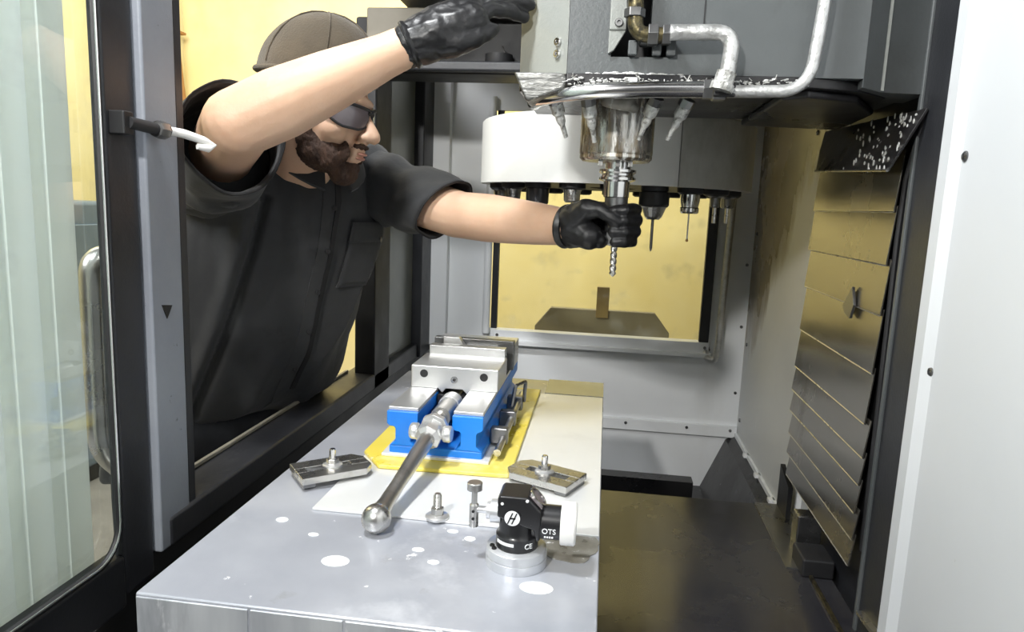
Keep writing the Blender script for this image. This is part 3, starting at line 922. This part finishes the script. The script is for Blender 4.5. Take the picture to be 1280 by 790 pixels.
kinds = {0: ('end', 'stubby end mill holder in the carousel right behind the spindle drill'),
         1: ('chuck', 'black drill chuck with a long thin drill hanging under the carousel'),
         2: ('probe', 'bright silver probe with a thin white stylus hanging under the carousel'),
         3: ('slim', 'slim holder with short grey cutter beside the silver probe'),
         4: ('slim', 'slim holder under the dirty, shade-toned side of the carousel rim above the coolant hose'),
         5: ('end', 'dark holder at the column side of the carousel'),
         -1: ('collet', 'silver collet holder with needle drill above the gloved wrist'),
         -2: ('big', 'wide black milling holder above the forearm'),
         -3: ('end', 'dark end mill holder under the clean side of the carousel'),
         -4: ('slim', 'slim dark holder at the carousel rim nearest the operator'),
         -5: ('end', 'dark holder at the operator side of the carousel')}
for k, (kind, lab) in kinds.items():
    t = R(k * 18)
    x, y = CX + .292 * math.sin(t), CY - .292 * math.cos(t)
    z0 = 1.398
    tl_len = {'chuck': .128, 'probe': .105, 'collet': .075, 'big': .055, 'end': .05, 'slim': .062}[kind]
    th_ = thing('tool_holder', (x, y, z0 - tl_len), lab, 'tool holder', 'tools hanging in the carousel')
    o3 = (x, y, 0)
    if kind == 'chuck':
        MB().lathe([(.030, z0 - .030), (.033, z0 - .026), (.033, z0 + .001)], o3, (0, 0, 1), 24).build('body', 'rubber', th_)
        MB().lathe([(.013, z0 - .058), (.019, z0 - .052), (.027, z0 - .032), (.030, z0 - .030)], o3, (0, 0, 1), 18).build('chuck_nose', 'steel', th_, ang=15)
        MB().lathe([(.001, z0 - tl_len), (.0032, z0 - tl_len + .008), (.0032, z0 - .056)], o3, (0, 0, 1), 10).build('drill', 'dark_steel', th_)
    elif kind == 'probe':
        MB().lathe([(.018, z0 - .042), (.021, z0 - .038), (.021, z0 - .030), (.019, z0 - .028), (.022, z0 - .012), (.022, z0 + .001)], o3, (0, 0, 1), 24).build('body', 'chrome', th_)
        MB().lathe([(.0017, z0 - tl_len + .004), (.0017, z0 - .041)], o3, (0, 0, 1), 8).build('stylus', 'white_plastic', th_)
        MB().ell((x, y, z0 - tl_len + .003), (.0032, .0032, .0032), None, 10, 6).build('stylus_ball', 'pipe_rust', th_)
    elif kind == 'collet':
        MB().lathe([(.014, z0 - .028), (.018, z0 - .024), (.019, z0 - .004), (.022, z0 + .001)], o3, (0, 0, 1), 18).build('body', 'steel', th_)
        MB().lathe([(.0006, z0 - tl_len), (.0018, z0 - tl_len + .006), (.0018, z0 - .027)], o3, (0, 0, 1), 8).build('drill', 'dark_steel', th_)
    elif kind == 'big':
        MB().lathe([(.022, z0 - .036), (.026, z0 - .030), (.027, z0 + .001)], o3, (0, 0, 1), 22).build('body', 'anodised', th_)
        MB().lathe([(.006, z0 - tl_len), (.006, z0 - .035)], o3, (0, 0, 1), 10).build('cutter', 'steel', th_)
    else:
        rr = .017 if kind == 'end' else .011
        MB().lathe([(rr * .8, z0 - .026), (rr, z0 - .022), (rr * 1.1, z0 - .004), (.022, z0 + .001)], o3, (0, 0, 1), 16).build('body', 'dark_steel', th_)
        MB().lathe([(.0048, z0 - tl_len), (.0048, z0 - .025)], o3, (0, 0, 1), 10).build('cutter', 'steel', th_)

# ================================================================== hose on the far wall
hs = thing('coolant_hose', (.37, 2.28, .90), 'grey coolant hose hanging down beside the yellow window', 'hose')
MB().tube(arc([(.383, 2.262, 1.62), (.380, 2.262, 1.40), (.372, 2.262, .93), (.366, 2.262, .895), (.345, 2.27, .893), (.338, 2.29, .915), (.340, 2.312, .92)], .03), .011, 12).build('hose_tube', 'galv_tube', hs)
MB().lathe([(.015, 0), (.015, .012)], (.340, 2.312, .92), (0, -1, 0), 8).build('hose_fitting', 'dark_steel', hs)

# ================================================================== louvred way cover on the column
lv = thing('way_cover', (.44, 1.35, .80), 'stack of overlapping metal way-cover slats on the column side', 'way cover')
zs = [1.455, 1.372, 1.290, 1.212, 1.118, 1.035, .982, .936, .888, .845, .80]
for i in range(len(zs) - 1):
    zt, zb = zs[i], zs[i + 1]
    y0 = 1.145 - .004 * i * (i > 4) * .4 + .0025 * math.sin(i * 2.1)
    y1 = 1.572 + .004 * math.sin(i * 1.7) - (.0 if i < 7 else .012 * (i - 6))
    x = .430 - .001 * i
    m = MB().prism([(x + .006, zt + .010), (x + .008, zt + .010), (x + .0022, zb + .003), (x + .003, zb), (x, zb), (x - .0005, zb + .004)], 1, y0, y1)
    sl_ = m.build('slat', 'louver', lv, .0006)
    MB().tube([(x + .0005, y0 + .002, zb), (x + .0005, y1 - .002, zb)], .0014, 6).build('slat_lip_highlight', 'steel', sl_)  # brighter steel along the lip stands for the edge highlight
bx(.446, .462, 1.13, 1.58, .78, 1.46).build('backing', 'black', lv)
MB().prism([(1.30, 1.205), (1.262, 1.245), (1.245, 1.215), (1.258, 1.19), (1.285, 1.195)], 0, .4215, .4265).build('torn_bracket', 'dark_steel', lv, .001)
# oily rubber flap above the louvres
fl = thing('rubber_flap', (.40, 1.35, 1.455), 'black oily splash flap tilted out above the way-cover slats', 'flap')
rg_ = []
for k in range(13):
    t = k / 12
    yt, zt = 1.09 + .48 * t, 1.518 + .018 * t
    yb, zb = 1.105 + .37 * t, 1.432 + .018 * t
    bow = .004 * math.sin(t * 9)
    rg_.append([(.436, yt, zt), (.418 - bow, (yt + yb) / 2, (zt + zb) / 2), (.400, yb, zb), (.402, yb, zb - .002), (.422 - bow, (yt + yb) / 2, (zt + zb) / 2), (.4395, yt, zt - .002)])
MB().rings(rg_).build('flap_sheet', 'black_oil', fl, .0006, ang=50)
MB().tube([(.399, 1.105 + .37 * k / 6, 1.431 + .018 * k / 6) for k in range(7)], .0022, 8).build('flap_hem', 'dark_steel', fl)
c2 = MB()
for k in range(70):
    t = abs(rnd.gauss(.0, .28))
    s2 = rnd.random()
    y = 1.10 + min(t, 1) * .40 + s2 * .012
    c2.ell((.434 - .036 * s2, y, 1.518 - .086 * s2 + .016 * min(t, 1)), (.0012, rnd.uniform(.0015, .004), rnd.uniform(.002, .006)), None, 6, 4)
o = c2.build('chip_residue', 'shavings', fl)
o['kind'] = 'stuff'
MB().tube([(.4395, 1.10, 1.52), (.4395, 1.14, 1.42), (.437, 1.138, 1.33), (.4395, 1.135, 1.0), (.4395, 1.13, .83)], .004, 8).build('edge_cord', 'rubber', fl)

# ================================================================== near door: glass leaf, handle, latch
dr1 = st(bx(-.616, -.598, .782, .8405, .83, 2.15).build('door_1', 'charcoal', None, .005))
bx(-.616, -.598, -.3, .782, .815, .888).build('bottom_rail', 'charcoal', dr1, .005)
# pane with a rounded corner
gp = [(-.3, 2.15), (-.3, .88), (.74, .88)] + [(.74 + .046 * math.sin(R(a)), .926 - .046 * math.cos(R(a))) for a in range(0, 91, 15)] + [(.786, 2.15)]
MB().prism(gp, 0, -.612, -.608).build('pane', 'door_glass', dr1)
sl = [(-.603, -.3, .890), (-.603, .735, .890)] + [(-.603, .735 + .044 * math.sin(R(a)), .934 - .044 * math.cos(R(a))) for a in range(10, 91, 16)] + [(-.603, .779, 2.15)]
MB().tube(sl, .0045, 8).build('glass_seal', 'rubber', dr1)
MB().tube([(p[0] + .005, p[1] - .003, p[2] + .003) for p in sl], .0014, 6).build('seal_highlight', 'chrome', dr1)  # thin bright line added as the highlight along the seal
hn = MB().tube(arc([(-.617, .815, 1.268), (-.712, .94, 1.268), (-.712, .888, 1.262), (-.712, .884, .985), (-.712, .94, .93), (-.617, .815, .93)], .045, 8), .0145, 16).build('handle', 'steel', dr1)
for z in (1.268, .93):
    MB().lathe([(.012, 0), (.012, .004), (.010, .006)], (-.6175, .812, z), (-1, 0, 0), 16).build('mount_flange', 'chrome', hn)
la = thing('door_latch', (-.575, .86, 1.43), 'black latch stub with a white cable tie on the door post', 'latch')
bx(-.600, -.578, .790, .808, 1.425, 1.453).build('latch_plate', 'black', la, .002)
MB().tube([(-.58, .80, 1.440), (-.575, .852, 1.437)], .0075, 12).build('latch_rod', 'rubber', la)
MB().lathe([(.010, 0), (.0115, .004), (.0115, .018), (.009, .022)], (-.575, .845, 1.437), (0, 1, 0), 8).build('latch_nut', 'dark_steel', la)
MB().tube([(-.575, .862, 1.438), (-.566, .89, 1.436), (-.553, .915, 1.430), (-.546, .928, 1.424), (-.548, .918, 1.4195), (-.556, .905, 1.421)], [.0055, .006, .0055, .005, .0055, .004], 10).build('cable_tie', 'white_plastic', la, ang=60)

# corrugated translucent panel outside the glass
cg = MB()
prof = []
y = .814
while y > -.25:
    prof += [(-.670, y), (-.670, y - .040), (-.696, y - .048), (-.696, y - .056)]
    y -= .064
prof.reverse()
rgs = [[(x + dx, y2, z) for x, y2 in prof] for dx, z in ((0, .45), (0, 2.2))]
back = [(x - .004, y2) for x, y2 in reversed(prof)]
cg.prism(prof + back, 2, .55, 2.2)
tag(cg.build('corrugated_panel', 'corrugated', None, .0), 'pale corrugated sheet standing outside the glass door', 'panel')
st(bx(-.702, -.668, -.3, .81, .0, .55).build('trim_4', 'charcoal'))

# ================================================================== shop background
pp = thing('rusty_pipe', (-2.87, 4.52, 1.9), 'thin rust-brown pipe running up the yellow wall', 'pipe')
MB().tube([(-2.87, 4.545, 1.9), (-2.87, 4.437, 2.58), (-2.87, 4.36, 3.0)], .014, 8).build('pipe_run', 'pipe_rust', pp)
bx(-2.9, -2.85, 4.43, 4.55, 2.385, 2.40).build('pipe_bracket', 'pipe_rust', pp)
pc = thing('wall_conduit', (-2.88, 4.5, 0), 'thin painted conduit on the yellow wall above the shoulder', 'conduit')
MB().tube([(-2.88, 4.45, .3), (-2.88, 4.45, 3.4)], .012, 8).build('conduit_run', 'conduit', pc)
bx(-2.9, -2.86, 4.42, 4.48, 2.2, 2.22).build('conduit_clip', 'conduit', pc)
bc = thing('background_cabinet', (-2.6, 2.6, 0), 'blue-grey machine cabinet standing against the yellow wall seen through the door glass', 'cabinet')
bx(-2.88, -2.3, 2.05, 3.1, .08, 1.30).build('body', 'machine_blue', bc, .02)
bx(-2.85, -2.33, 2.1, 3.05, .0, .08).build('plinth', 'black', bc)
bx(-2.30, -2.285, 2.15, 2.56, .2, 1.2).build('door', 'machine_blue', bc, .006)
bx(-2.30, -2.285, 2.59, 3.0, .2, 1.2).build('door', 'machine_blue', bc, .006)
bd = thing('dirty_hopper', (-2.6, 2.4, 1.3), 'stained grey box resting on the blue-grey cabinet', 'box')
MB().prism([(2.1, 1.3), (2.75, 1.3), (2.82, 1.78), (2.03, 1.78)], 0, -2.85, -2.4).build('body', 'guard_grey', bd, .01)
bx(-2.87, -2.38, 2.0, 2.85, 1.78, 1.80).build('rim', 'guard_grey', bd, .004)

# guard seen through the far window
gd = thing('outside_guard', (0, 2.62, 0), 'grey trapezoid guard standing outside beyond the far window', 'guard')
MB().prism([(-.24, .30), (.24, .30), (.24, .93), (.185, 1.00), (-.185, 1.00), (-.24, .93)], 1, 2.50, 2.53).build('guard_sheet', 'guard_grey', gd, .003)
for x in (-.2, .2):
    bx(x - .02, x + .02, 2.53, 2.57, .0, .95).build('guard_leg', 'charcoal', gd)
bx(-.022, .022, 2.478, 2.50, .975, 1.085).build('strap', 'brown_strap', gd, .002)

# ================================================================== the operator
pe = thing('person', (-.80, 1.40, 0), 'man in black work shirt, brown cap and safety glasses leaning in to hold the drill', 'person')
SA, SF = Vector((.6, .8, 0)), Vector((.8, -.6, 0))        # his left, his forward
TOR = [(.74, -.905, 1.42, .19, .12), (.88, -.885, 1.42, .19, .12), (.912, -.808, 1.43, .225, .135), (1.10, -.728, 1.415, .225, .145), (1.25, -.672, 1.392, .215, .138),
       (1.35, -.640, 1.385, .208, .122), (1.41, -.628, 1.385, .190, .105), (1.445, -.615, 1.375, .135, .085), (1.465, -.605, 1.365, .085, .07)]


def tor(z):
    for i in range(len(TOR) - 1):
        a, b = TOR[i], TOR[i + 1]
        if z <= b[0] or i == len(TOR) - 2:
            t = min(max((z - a[0]) / (b[0] - a[0]), 0), 1)
            return [a[k] + (b[k] - a[k]) * t for k in range(1, 5)]


def tsurf(z, ang, off=0.0):
    cx, cy, a, b = tor(z)
    return Vector((cx, cy, z)) + SA * (a + off) * math.sin(ang) + SF * (b + off) * math.cos(ang)


def torso_rings(off, z0=.76, z1=1.465, n=24, seg=40):
    return [[tsurf(z0 + (z1 - z0) * k / n, 2 * PI * q / seg, off) for q in range(seg)] for k in range(n + 1)]


HM = Matrix.Translation((-.512, 1.215, 1.552)) @ Matrix.Rotation(R(-6), 4, 'Z') @ Matrix.Rotation(R(12), 4, 'Y')


def H(x, y, z):
    return HM @ Vector((x, y, z))


HR = HM.to_3x3()


def he(m, c, r):
    m.ell(H(*c), r, HR, 18, 12)


SHR, ELR, WRR = Vector((-.735, 1.245, 1.405)), Vector((-.548, 1.0, 1.463)), Vector((-.300, 1.05, 1.588))
SHL, ELL, WRL = Vector((-.535, 1.525, 1.395)), Vector((-.295, 1.385, 1.336)), Vector((-.072, 1.243, 1.325))


def mixp(a, b, t):
    return a + (b - a) * t


bm_ = MB()
he(bm_, (-.008, 0, .02), (.095, .075, .090))
he(bm_, (.036, 0, -.045), (.056, .058, .080))
he(bm_, (.036, 0, -.105), (.046, .048, .036))
he(bm_, (.072, 0, -.128), (.022, .025, .021))
he(bm_, (.080, 0, -.012), (.016, .048, .012))
for sy in (-1, 1):
    he(bm_, (.060, sy * .040, -.062), (.025, .022, .024))
    he(bm_, (.105, sy * .0125, -.068), (.011, .008, .008))
    he(bm_, (-.012, sy * .077, -.035), (.02, .008, .032))
bm_.caps([H(.088, 0, -.028), H(.106, 0, -.048), H(.118, 0, -.064)], [.009, .0105, .0125], 12)
he(bm_, (.092, 0, -.086), (.014, .022, .009))
he(bm_, (.094, 0, -.096), (.0105, .022, .0062))
he(bm_, (.091, 0, -.107), (.0115, .020, .0065))
bm_.caps([(-.608, 1.345, 1.40), H(-.02, 0, -.07)], [.064, .060], 18)
bm_.rings(torso_rings(-.05, .80, 1.42))
bm_.caps([SHR, mixp(SHR, ELR, .5), ELR], [.060, .052, .051], 18)
bm_.caps([ELR, mixp(ELR, WRR, .25), mixp(ELR, WRR, .55), mixp(ELR, WRR, .85), WRR, mixp(ELR, WRR, 1.1)], [.050, .0515, .043, .0315, .0295, .03], 20)
bm_.caps([SHL, mixp(SHL, ELL, .5), ELL], [.058, .052, .047], 18)
bm_.caps([ELL, mixp(ELL, WRL, .3), mixp(ELL, WRL, .6), mixp(ELL, WRL, .85), mixp(ELL, WRL, 1.0)], [.046, .0465, .042, .0365, .0325], 20)
hipR, hipL = Vector((-.905, 1.31, .88)), Vector((-.80, 1.46, .88))
for hp, kn, an in ((hipR, Vector((-.90, 1.27, .48)), Vector((-.98, 1.27, .09))), (hipL, Vector((-.80, 1.49, .48)), Vector((-.90, 1.50, .09)))):
    bm_.caps([hp, kn, an], [.075, .05, .035], 16)
    bm_.caps([an, an + SF * .12 + Vector((0, 0, -.045))], [.035, .025], 12)
body = bm_.build('body', 'skin', pe)
remesh(body, .0042, 4, .5)

# face details
fx = MB()
fx.ell(H(.103, 0, -.0965), (.006, .0165, .0032), HR, 14, 8)
fx.ell(H(.1005, 0, -.1045), (.006, .0155, .0036), HR, 14, 8)
fx.build('lips', 'lip', pe)
for sy in (-1, 1):
    e_ = MB().ell(H(.078, sy * .030, -.037), (.012, .013, .012), HR, 14, 10).build('eye', 'white_plastic', pe)
    MB().ell(H(.088, sy * .030, -.038), (.003, .0055, .0055), HR, 12, 8).build('iris', 'boot', e_)
br = MB()
for sy in (-1, 1):
    he(br, (.012, sy * .053, -.060), (.018, .012, .045))
    he(br, (.060, sy * .034, -.112), (.024, .017, .026))
    he(br, (.083, sy * .029, -.100), (.012, .006, .020))
he(br, (.033, 0, -.106), (.050, .056, .038))
he(br, (.020, 0, -.090), (.040, .060, .034))
he(br, (.074, 0, -.136), (.025, .032, .023))
he(br, (.088, 0, -.122), (.012, .024, .010))
he(br, (.098, 0, -.0845), (.0115, .025, .006))
be = br.build('beard', 'beard', pe)
remesh(be, .0032, 9, .5, lambda p: .0022 * noise.noise(p * 160) + .0015 * noise.noise(p * 320))
hr_ = MB()
for sy in (-1, 1):
    he(hr_, (-.045, sy * .058, -.035), (.040, .018, .05))
he(hr_, (-.082, 0, -.035), (.024, .05, .05))
ho = hr_.build('hair', 'beard', pe)
remesh(ho, .004, 2, .5, lambda p: .002 * noise.noise(p * 140))
# cap: close-fitting dome with a band and panel creases
cpm = MB()
rg_ = []
for k in range(15):
    ph = R(-8 + 98 * k / 14 - .05)
    ring_ = []
    for q in range(48):
        t = 2 * PI * q / 48
        rr = 1 + .010 * math.sin(6 * t) * math.cos(ph) + .016 * noise.noise(Vector((math.cos(t) * 2, math.sin(t) * 2, ph * 3)))
        ring_.append(H(-.010 + .105 * rr * math.cos(ph) * math.cos(t), .085 * rr * math.cos(ph) * math.sin(t), .022 + .098 * rr * math.sin(ph) + .012 * math.cos(t) * math.cos(ph)))
    rg_.append(ring_)
cap_o = cpm.rings(rg_, True, True).build('cap', 'cap_cloth', pe, ang=70)
bd_ = MB()
bd_.tube([H(-.010 + .1065 * math.cos(t), .0865 * math.sin(t), .012 + .012 * math.cos(t)) for t in [2 * PI * q / 40 for q in range(41)]], .0045, 8)
bd_.build('cap_band', 'cap_cloth', cap_o)
for q in range(3):
    t0 = PI * q / 3
    MB().tube([H(-.010 + .1065 * math.cos(ph) * math.cos(t0), .0865 * math.cos(ph) * math.sin(t0), .022 + .0995 * math.sin(ph) + .012 * math.cos(t0) * math.cos(ph)) for ph in [R(a) for a in range(0, 181, 12)]], .0014, 6).build('cap_seam', 'cap_cloth', cap_o)
# wrap-around safety glasses
gl_ = bx(0, .001, 0, .001, 0, .001)
fr_ = MB()


def gpt(th, v, sy):
    return H(.034 + .070 * math.cos(th), sy * (.070 * math.sin(th)), -.036 + v)


for sy in (-1, 1):
    top = [gpt(R(a), .014 + .004 * math.sin(R(a * 1.6)), sy) for a in range(6, 79, 8)]
    bot = [gpt(R(a), -.021 + .020 * max(0, (a - 45) / 33) ** 1.6 + .008 * max(0, (18 - a) / 12), sy) for a in range(78, 5, -8)]
    fr_.tube(top, .0028, 8)
    fr_.tube(bot, .0022, 8)
    fr_.tube([bot[-1], top[0]], .0022, 8)
    fr_.tube([top[-1], bot[0]], .003, 8)
    fr_.tube([gpt(R(76), .010, sy), H(.02, sy * .080, -.026), H(-.02, sy * .082, -.028), H(-.035, sy * .078, -.05)], .0032, 8)
fr_.tube([gpt(R(8), .010, -1), H(.108, 0, -.028), gpt(R(8), .010, 1)], .003, 8)
glo = fr_.build('safety_glasses', 'rubber', pe)
for sy, lm in ((-1, 'lens_dark'), (1, 'lens_clear')):
    lens = MB()
    rgs = []
    for a in range(6, 79, 8):
        tp = gpt(R(a), .014 + .004 * math.sin(R(a * 1.6)), sy)
        bt = gpt(R(a), -.021 + .020 * max(0, (a - 45) / 33) ** 1.6 + .008 * max(0, (18 - a) / 12), sy)
        n_ = (tp - H(.0, 0, -.036)).normalized() * .0012
        rgs.append([tp, mixp(tp, bt, .5) + n_ * 2, bt, bt - n_, mixp(tp, bt, .5) + n_, tp - n_])
    lens.rings(rgs).build('lens', lm, glo, ang=60)


# shirt: torso shell, sleeves, collar, placket, pocket
def fold(p):
    v = Vector((p.x * 7, p.y * 7, p.z * 2.3))
    n1 = noise.noise(v + Vector((3, 1, 0)))
    n2 = noise.noise(v * 2.3 + Vector((0, 5, 2)))
    d = .015 * (1 - min(1, abs(n1) * 3.2)) - .004 + .005 * n2
    # two long hanging creases on the chest
    zz = p.z
    cx, cy, a, b = tor(min(max(zz, .77), 1.46))
    q = Vector((p.x - cx, p.y - cy, 0))
    ang = math.atan2(q.dot(SA) / a, q.dot(SF) / b)
    if zz < 1.36:
        d -= .024 * math.exp(-((ang + .62 - (zz - 1.1) * .15) / .045) ** 2)
        d += .010 * math.exp(-((ang + .74 - (zz - 1.1) * .15) / .10) ** 2)
    return d


sm = MB()
sm.rings(torso_rings(0))
sm.caps([mixp(SHR, ELR, -.05), mixp(SHR, ELR, .18)], [.088, .090], 18)
sm.caps([mixp(SHL, ELL, -.12), mixp(SHL, ELL, .15)], [.080, .078], 18)
sm.caps([(-.63, 1.40, 1.425), SHR], [.06, .07], 16)
sm.caps([(-.61, 1.40, 1.425), SHL], [.06, .07], 16)
sh = sm.build('shirt', 'shirt', pe)
for v in sh.data.vertices:
    pass
remesh(sh, .0065, 6, .5, lambda p: fold(Vector(p) + Vector((-.80, 1.40, 0))))


def sleeve(a, b, r0, r1, tilt, seed, n=22, seg=44):
    ax, ay, d = frame_for(b - a)
    rings_ = []
    L = (b - a).length
    for k in range(n + 1):
        t = k / n
        c = mixp(a, b, t)
        ring_ = []
        for q in range(seg):
            th = 2 * PI * q / seg
            dirv = ax * math.cos(th) + ay * math.sin(th)
            r = r0 + (r1 - r0) * t
            wv = .010 * noise.noise(Vector((math.cos(th) * 1.6, math.sin(th) * 1.6, t * 4.5 + seed))) + .005 * math.sin(t * 21 + 2.2 * math.sin(th + seed)) * (1 - t)
            p = c + dirv * (r + wv)
            p += d * tilt.dot(dirv) * t
            ring_.append(p)
        rings_.append(ring_)
    m = MB().rings(rings_, False, False)
    o = m.build('sleeve', 'shirt', sh_parent, ang=80)
    so = o.modifiers.new('solid', 'SOLIDIFY')
    so.thickness = .004
    so.offset = -1
    hem = MB().tube(rings_[-1] + rings_[-1][:1], .0018, 6)
    hem.build('sleeve_hem', 'shirt_edge', sh_parent)
    return o


sh_parent = sh
sleeve(mixp(SHR, ELR, -.02), mixp(SHR, ELR, .78) + Vector((0, 0, -.004)), .094, .082, Vector((0, 0, .02)), 1.0)
sleeve(mixp(SHL, ELL, -.05), mixp(SHL, ELL, .86), .082, .066, Vector((.0, -.0, .03)), 5.0)
# collar: folded band round the neck, open at the throat
for s0, s1 in ((R(14), R(180)), (R(-180), R(-14))):
    rgs = []
    for k in range(15):
        a = s0 + (s1 - s0) * k / 14
        f0 = max(0, math.cos(a))
        c0 = Vector((-.600, 1.352, 1.435)) + SF * .01
        din = SA * math.sin(a) + SF * math.cos(a)
        up = Vector((0, 0, 1))
        drop = -.055 * f0 ** 2
        rgs.append([c0 + din * (.071 + .02 * f0) + up * (.018 + drop), c0 + din * (.078 + .022 * f0) + up * (.042 + drop), c0 + din * (.084 + .024 * f0) + up * (.043 + drop),
                    c0 + din * (.104 + .012 * f0) + up * (-.004 + drop * 1.1), c0 + din * (.100 + .012 * f0) + up * (-.008 + drop * 1.1), c0 + din * (.080 + .022 * f0) + up * (.034 + drop)])
    MB().rings(rgs).build('collar', 'shirt', sh, .001, ang=60)


def strip(z0, z1, a0, a1, wd, off, name, mat, n=24):
    rgs = []
    for k in range(n + 1):
        t = k / n
        z = z0 + (z1 - z0) * t
        a = a0 + (a1 - a0) * t
        ff = lambda aa, o_: tsurf(z, aa, o_ + fold(tsurf(z, aa)))
        rgs.append([ff(a - wd, off), ff(a - wd, off + .004), ff(a + wd, off + .004), ff(a + wd, off)])
    return MB().rings(rgs).build(name, mat, sh)


strip(1.385, .86, .02, .16, .075, -.002, 'placket', 'shirt')
strip(1.39, .95, .085, .25, .026, .0, 'placket_edge', 'shirt_edge')
for k in range(5):
    z = 1.34 - .085 * k
    a = .05 + .14 * (1.385 - z) / .525
    p = tsurf(z, a, .004 + fold(tsurf(z, a)))
    MB().lathe([(.0055, 0), (.0055, .002), (.004, .0028), (0, .002)], p, SF, 12).build('button', 'rubber', sh)
pk = []
for k in range(11):
    z = 1.305 - .13 * k / 10
    pk.append([tsurf(z, a, .004 + (.003 if 0 < k < 10 else 0) + fold(tsurf(z, a))) for a in [.34 + .062 * q for q in range(10)]])
pm = MB().rings(pk, False, False, False)
po = pm.build('chest_pocket', 'shirt', sh)
m_ = po.modifiers.new('solid', 'SOLIDIFY')
m_.thickness = .004
pf = []
for k in range(5):
    z = 1.312 - .042 * k / 4
    pf.append([tsurf(z, a, .0085 + fold(tsurf(z, a))) for a in [.32 + .066 * q for q in range(10)]])
po = MB().rings(pf, False, False, False).build('pocket_flap', 'shirt', sh)
m_ = po.modifiers.new('solid', 'SOLIDIFY')
m_.thickness = .003
p = tsurf(1.275, .80, .011 + fold(tsurf(1.275, .80)))
MB().lathe([(.006, 0), (.006, .002), (0, .002)], p, (SA * .7 + SF * .7), 4).build('pocket_tag', 'guard_grey', po)
# trousers and boots (below the sill)
tm = MB()
tm.rings([[tsurf(.80, 2 * PI * q / 32, -.012 + dz * .0) + Vector((0, 0, dz)) for q in range(32)] for dz in (-.02, .12)])
for hp, kn, an in ((hipR, Vector((-.90, 1.27, .48)), Vector((-.98, 1.27, .11))), (hipL, Vector((-.80, 1.49, .48)), Vector((-.90, 1.50, .11)))):
    tm.caps([hp, kn, an], [.10, .075, .062], 18)
    tm.caps([(-.84, 1.39, .85), hp], [.12, .11], 18)
tr_ = tm.build('trousers', 'denim', pe)
remesh(tr_, .009, 4, .5)
for an in (Vector((-.98, 1.27, .0)), Vector((-.90, 1.50, .0))):
    bt = MB()
    bt.caps([an + Vector((0, 0, .14)), an + Vector((0, 0, .06))], [.055, .05], 14)
    bt.caps([an + Vector((0, 0, .05)) - SF * .03, an + SF * .16 + Vector((0, 0, .042))], [.048, .040], 14)
    bo = bt.build('boot', 'boot', pe)
    remesh(bo, .006, 3)
    for v in bo.data.vertices:
        v.co.z = max(v.co.z, 0.0)


# gloves: palm, five fingers, rolled cuff
def glove(parts, cuff_c, cuff_d, cuff_r, wr):
    m = MB()
    for pts, rs in parts:
        m.caps(pts, rs, 14)
    g = m.build('glove', 'glove', pe)
    remesh(g, .0023, 3, .5, wr)
    MB().lathe([(cuff_r - .003, -.004), (cuff_r + .001, -.003), (cuff_r + .002, 0), (cuff_r + .001, .003), (cuff_r - .002, .008)], cuff_c, cuff_d, 28).build('cuff_roll', 'glove', g)
    return g


V = Vector
fing = []
# left hand round the holder: palm behind it, fingers curling back towards -x on the near side
for i, (z, ln) in enumerate(((1.361, .0), (1.3425, .003), (1.3245, .001), (1.3075, -.004))):
    x0 = -.028 + .002 * i
    fing.append(([V((x0, 1.260, z - .002)), V((.016, 1.266, z)), V((.044 + ln, 1.246, z)), V((.047 + ln, 1.212, z - .001)), V((.028, 1.1905, z - .002)), V((.010 - ln, 1.190, z - .003))], [.0125, .0108, .0105, .010, .0098, .0088]))
palm = [([V((-.064, 1.247, 1.327)), V((-.040, 1.252, 1.334)), V((-.014, 1.258, 1.352))], [.0365, .033, .020]),
        ([V((-.062, 1.247, 1.323)), V((-.036, 1.252, 1.322)), V((-.012, 1.256, 1.314))], [.0365, .030, .018]),
        ([V((-.050, 1.245, 1.330)), V((-.016, 1.256, 1.333))], [.034, .021]),
        ([V((-.056, 1.232, 1.324)), V((-.030, 1.214, 1.312)), V((-.012, 1.214, 1.306))], [.032, .024, .015]),
        ([V((-.058, 1.226, 1.338)), V((-.038, 1.204, 1.357)), V((-.014, 1.194, 1.3575)), V((.006, 1.1885, 1.346)), V((.017, 1.188, 1.338))], [.030, .019, .0135, .0112, .0092])]
glove(palm + fing, mixp(ELL, WRL, 1.005) + Vector((0, 0, .001)), WRL - ELL, .0372, lambda p: .0012 * noise.noise(p * 90))
# right hand raised, fingers laid against the head's corner panel
d_ = (WRR - ELR).normalized()
rp = [([WRR - d_ * .004, V((-.262, 1.060, 1.612)), V((-.222, 1.075, 1.640))], [.0325, .034, .026]),
      ([WRR - d_ * .004, V((-.262, 1.052, 1.600)), V((-.215, 1.060, 1.622))], [.0325, .034, .027]),
      ([V((-.275, 1.05, 1.59)), V((-.235, 1.045, 1.588)), V((-.205, 1.05, 1.597)), V((-.185, 1.065, 1.612))], [.027, .0195, .0135, .011])]
for i, (dy, dz, l) in enumerate(((-.012, -.012, .95), (.002, .006, 1.05), (.014, .024, 1.0), (.024, .040, .85))):
    k0 = V((-.222, 1.066 + dy, 1.632 + dz))
    rp.append(([k0, k0 + V((.034 * l, .018, .022)), k0 + V((.060 * l, .036 - dy * .4, .026)), k0 + V((.082 * l, .048 - dy * .8, .022))], [.0145, .0115, .0108, .009]))
glove(rp, mixp(ELR, WRR, .985), d_, .0335, lambda p: .0016 * noise.noise(p * 80))
